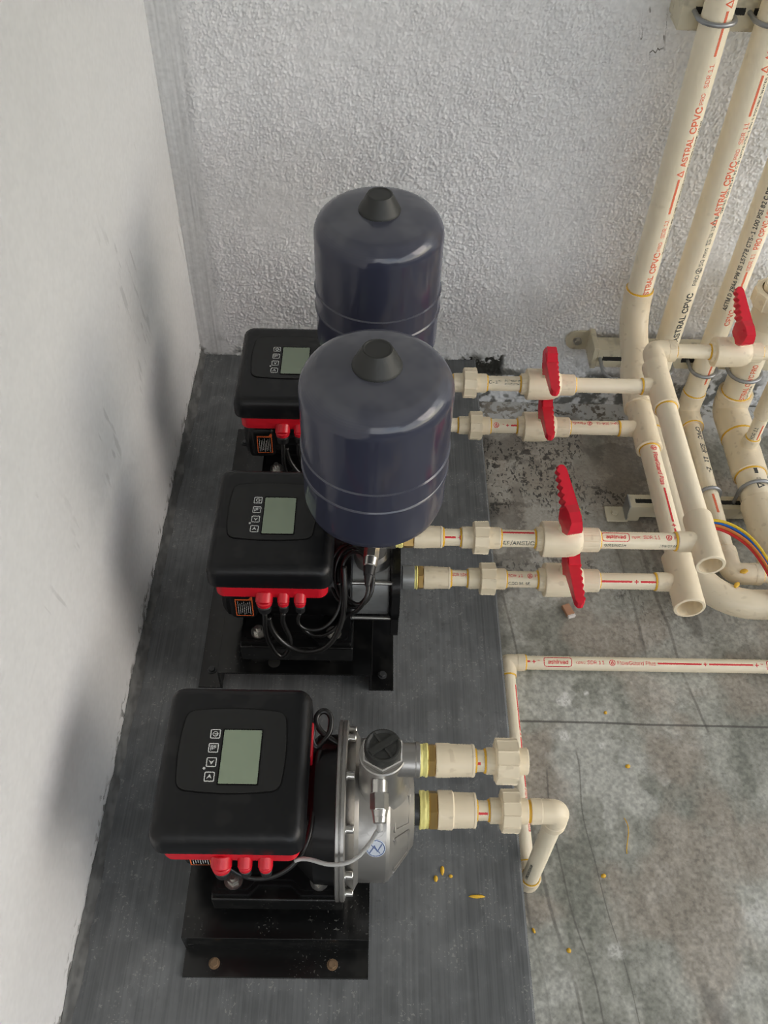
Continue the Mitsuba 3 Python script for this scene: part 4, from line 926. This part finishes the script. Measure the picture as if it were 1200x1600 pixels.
def ubolt_wall(label, cx, cy, r, z, yback=-.050, drop=0.0):
    th = np.linspace(0, 180, 24); w = r + .0052
    pts = [V(cx - w, yback, z), V(cx - w, cy + .001, z)] + [V(cx - w * math.cos(math.radians(a)), cy - w * math.sin(math.radians(a)), z - drop * math.sin(math.radians(a))) for a in th] + [V(cx + w, cy + .001, z), V(cx + w, yback, z)]
    t = thing('u_bolt', label, 'pipe clamp'); part(t, 'rod', tube(pts, .0043, 14), 'zinc', True); return t
ubolt_wall('grey U bolt around the leftmost riser at the top', RX[0], RY, .0268, .862)
ubolt_wall('grey U bolt around the second riser at the top', RX[1], RY, .0268, .862)
ubolt_wall('grey U bolt around the third riser at the top', RX[2], RY, .0268, .862)
ubolt_wall('grey U bolt around the long bend of the leftmost riser, at the low wall rail', RX[0], RY - .012, .033, .078, drop=.0)
ubolt_wall('grey U bolt around the second riser behind the header elbow', RX[1], RY, .0268, .078)
ubolt_wall('grey U bolt around the third riser just below the right hand valve', RX[2], RY, .0258, .078)
ubolt_wall('grey U bolt around the thick riser below the right hand valve', QX, RY, R4, .072)
def ubolt_floor(label, cx, cy, cz, r):
    w = r + .0052; th = np.linspace(0, 180, 24)
    pts = [V(cx - w, cy, -.10), V(cx - w, cy, cz)] + [V(cx - w * math.cos(math.radians(a)), cy, cz + w * math.sin(math.radians(a))) for a in th[1:-1]] + [V(cx + w, cy, cz), V(cx + w, cy, -.10)]
    t = thing('u_bolt', label, 'pipe clamp'); part(t, 'rod', tube(pts, .0043, 14), 'zinc', True); return t
ubolt_floor('grey U bolt over the thin low pipe at the floor rail', 1.210, -.385, -.060, .0185)
ubolt_floor('grey U bolt over the thick low pipe at the floor rail', QX - .005, -.385, -.050, R4)

# --- wires
for i, (mat, nm) in enumerate((('wire_black', 'black'), ('wire_yellow', 'yellow'), ('wire_blue', 'blue'), ('wire_navy', 'dark blue'), ('wire_orange', 'orange'), ('wire_red', 'red'))):
    o = i * .0046; q = i / 5; h = (.0045, .0085, .0045, .0, .0045, .0)[i]
    pts = [(1.098, -.505 - o * .3, -.092), (1.122, -.512 - o * .45, -.045 + h), (1.161, -.519 - o * .7, h), (1.184 - .002 * q, -.523 - o * .9, .003 + h), (1.206 - .003 * q, -.533 - o * 1.1, .003 + h), (1.228 - .004 * q, -.552 - o * 1.2, .002 + h), (1.246 - .005 * q, -.581 - o * 1.25, h), (1.259 - .006 * q, -.614 - o * 1.3, -.004 + h), (1.271 - .008 * q, -.662 - o * 1.35, -.012 + h), (1.30, -.77 - o * 1.4, -.08 + h), (1.36, -.87 - o * 1.4, -.128 + h)]
    single('electric_wire', tube(spline(pts, 60), .0034, 10), mat, f'{nm} insulated wire in the bundle at the right edge', 'wire', smooth=True)

# --- cement drips, chips and leaf
def drip(x, y, z, sx, sy, a=0, h=.003, seed=0):
    m = trimesh.creation.icosphere(subdivisions=2, radius=1.0); v = m.vertices
    v = v * (1 + .25 * (meshkit.noise(v * 1.7 + seed * 3.1)[:, None] - .5)); v[:, 2] = np.clip(v[:, 2], -.25, None)
    v = v * V(sx * .8, sy * .8, h); c, s = math.cos(a), math.sin(a)
    v = np.stack([v[:, 0] * c - v[:, 1] * s, v[:, 0] * s + v[:, 1] * c, v[:, 2]], 1) + V(x, y, z + h * .2); m.vertices = v; return m
DR = [('plump yellow cement drip on the plinth, rearmost of three by the front pump', .5585, -1.268, 0, .0042, .009), ('yellow cement drip on the plinth, leftmost of three by the front pump', .5475, -1.281, 0, .0042, .0065),
      ('small yellow cement drip on the plinth, rightmost of three by the front pump', .5715, -1.277, 0, .004, .0035), ('flat comet shaped yellow cement smear on the plinth', .612, -1.308, 0, .016, .0035)]
for i, (lb, x, y, z, a, b) in enumerate(DR): single('cement_drip', drip(x, y, z, a, b, 0, .003, i), 'cement', lb, 'cement drip', 'yellow cement drips')
FD = [('yellow cement drip on the floor at the bottom right, near the plinth edge', .778, -1.349, .005, .005), ('yellow cement drip near the plinth edge above the bottom one', .722, -1.318, .003, .006),
      ('yellow cement drip on the bare floor below the floor joint, right of the down pipe', .933, -1.018, .006, .005), ('yellow cement drip on the floor just below the lettered floor pipe', .907, -.905, .004, .004), ('yellow cement drip on the floor in line below the short down pipe', .855, -1.225, .006, .0045)]
for i, (lb, x, y, a, b) in enumerate(FD): single('cement_drip', drip(x, y, FZ, a, b, .4, .003, 9 + i), 'cement', lb, 'cement drip', 'yellow cement drips')
for i, (x, y) in enumerate(((.905, -.38), (.925, -.37), (.92, -.40))): single('cement_drip', drip(x, y, FZ, .006 + .002 * (i == 2), .004, i, .002, 20 + i), 'cement', ['leftmost of three yellow cement spots on the dirty floor behind the middle valves', 'rearmost of three yellow cement spots on the dirty floor behind the middle valves', 'longest of three yellow cement spots on the dirty floor behind the middle valves'][i], 'cement drip', 'yellow cement spots behind the valves')
single('cement_strand', tube(spline([(.9085, -1.120, FZ + .0015), (.9125, -1.140, FZ + .004), (.9085, -1.160, FZ + .003), (.903, -1.185, FZ + .0015)], 20), .0008, 8), 'cement', 'thin curled yellow cement strand on the bare floor right of the down pipe', 'cement strand', smooth=True)
single('cement_blot', drip(1.223, -.622, -.060 + .0215, .012, .007, .3, .004, 3), 'cement', 'large yellow cement blot on the low elbow', 'cement drip')
single('cement_blot', drip(1.192, -.668, LZ + .0295, .012, .006, .9, .003, 4), 'cement', 'yellow cement smear on the large floor bend', 'cement drip')
ch = rbox((-.009, -.016, 0), (.009, .012, .009), .002); ch.apply_transform(trimesh.transformations.rotation_matrix(.35, Z_)); ch.apply_translation((.861, -.660, FZ))
k = thing('brick_chip', 'small brick chip with a pale end on the floor', 'brick chip'); part(k, 'fragment', ch, 'brick', 30)
cw = rbox((-.009, -.022, 0), (.009, -.0155, .0088), .002); cw.apply_transform(trimesh.transformations.rotation_matrix(.35, Z_)); cw.apply_translation((.861, -.660, FZ)); part(k, 'pale_end', cw, 'chip_white', 30)
lf = poly_flat(unary_union([Point(0, 0).buffer(.007), Point(.016, .002).buffer(.008), Point(.028, -.002).buffer(.005), LineString([(-.006, .004), (.03, .003)]).buffer(.003)]), .0015)
lf.apply_translation((1.238, -.345, FZ)); single('leaf_scrap', lf, 'leaf', 'crumpled dry tan scrap on the floor beside the thick low pipe', 'dry leaf', smooth=30)
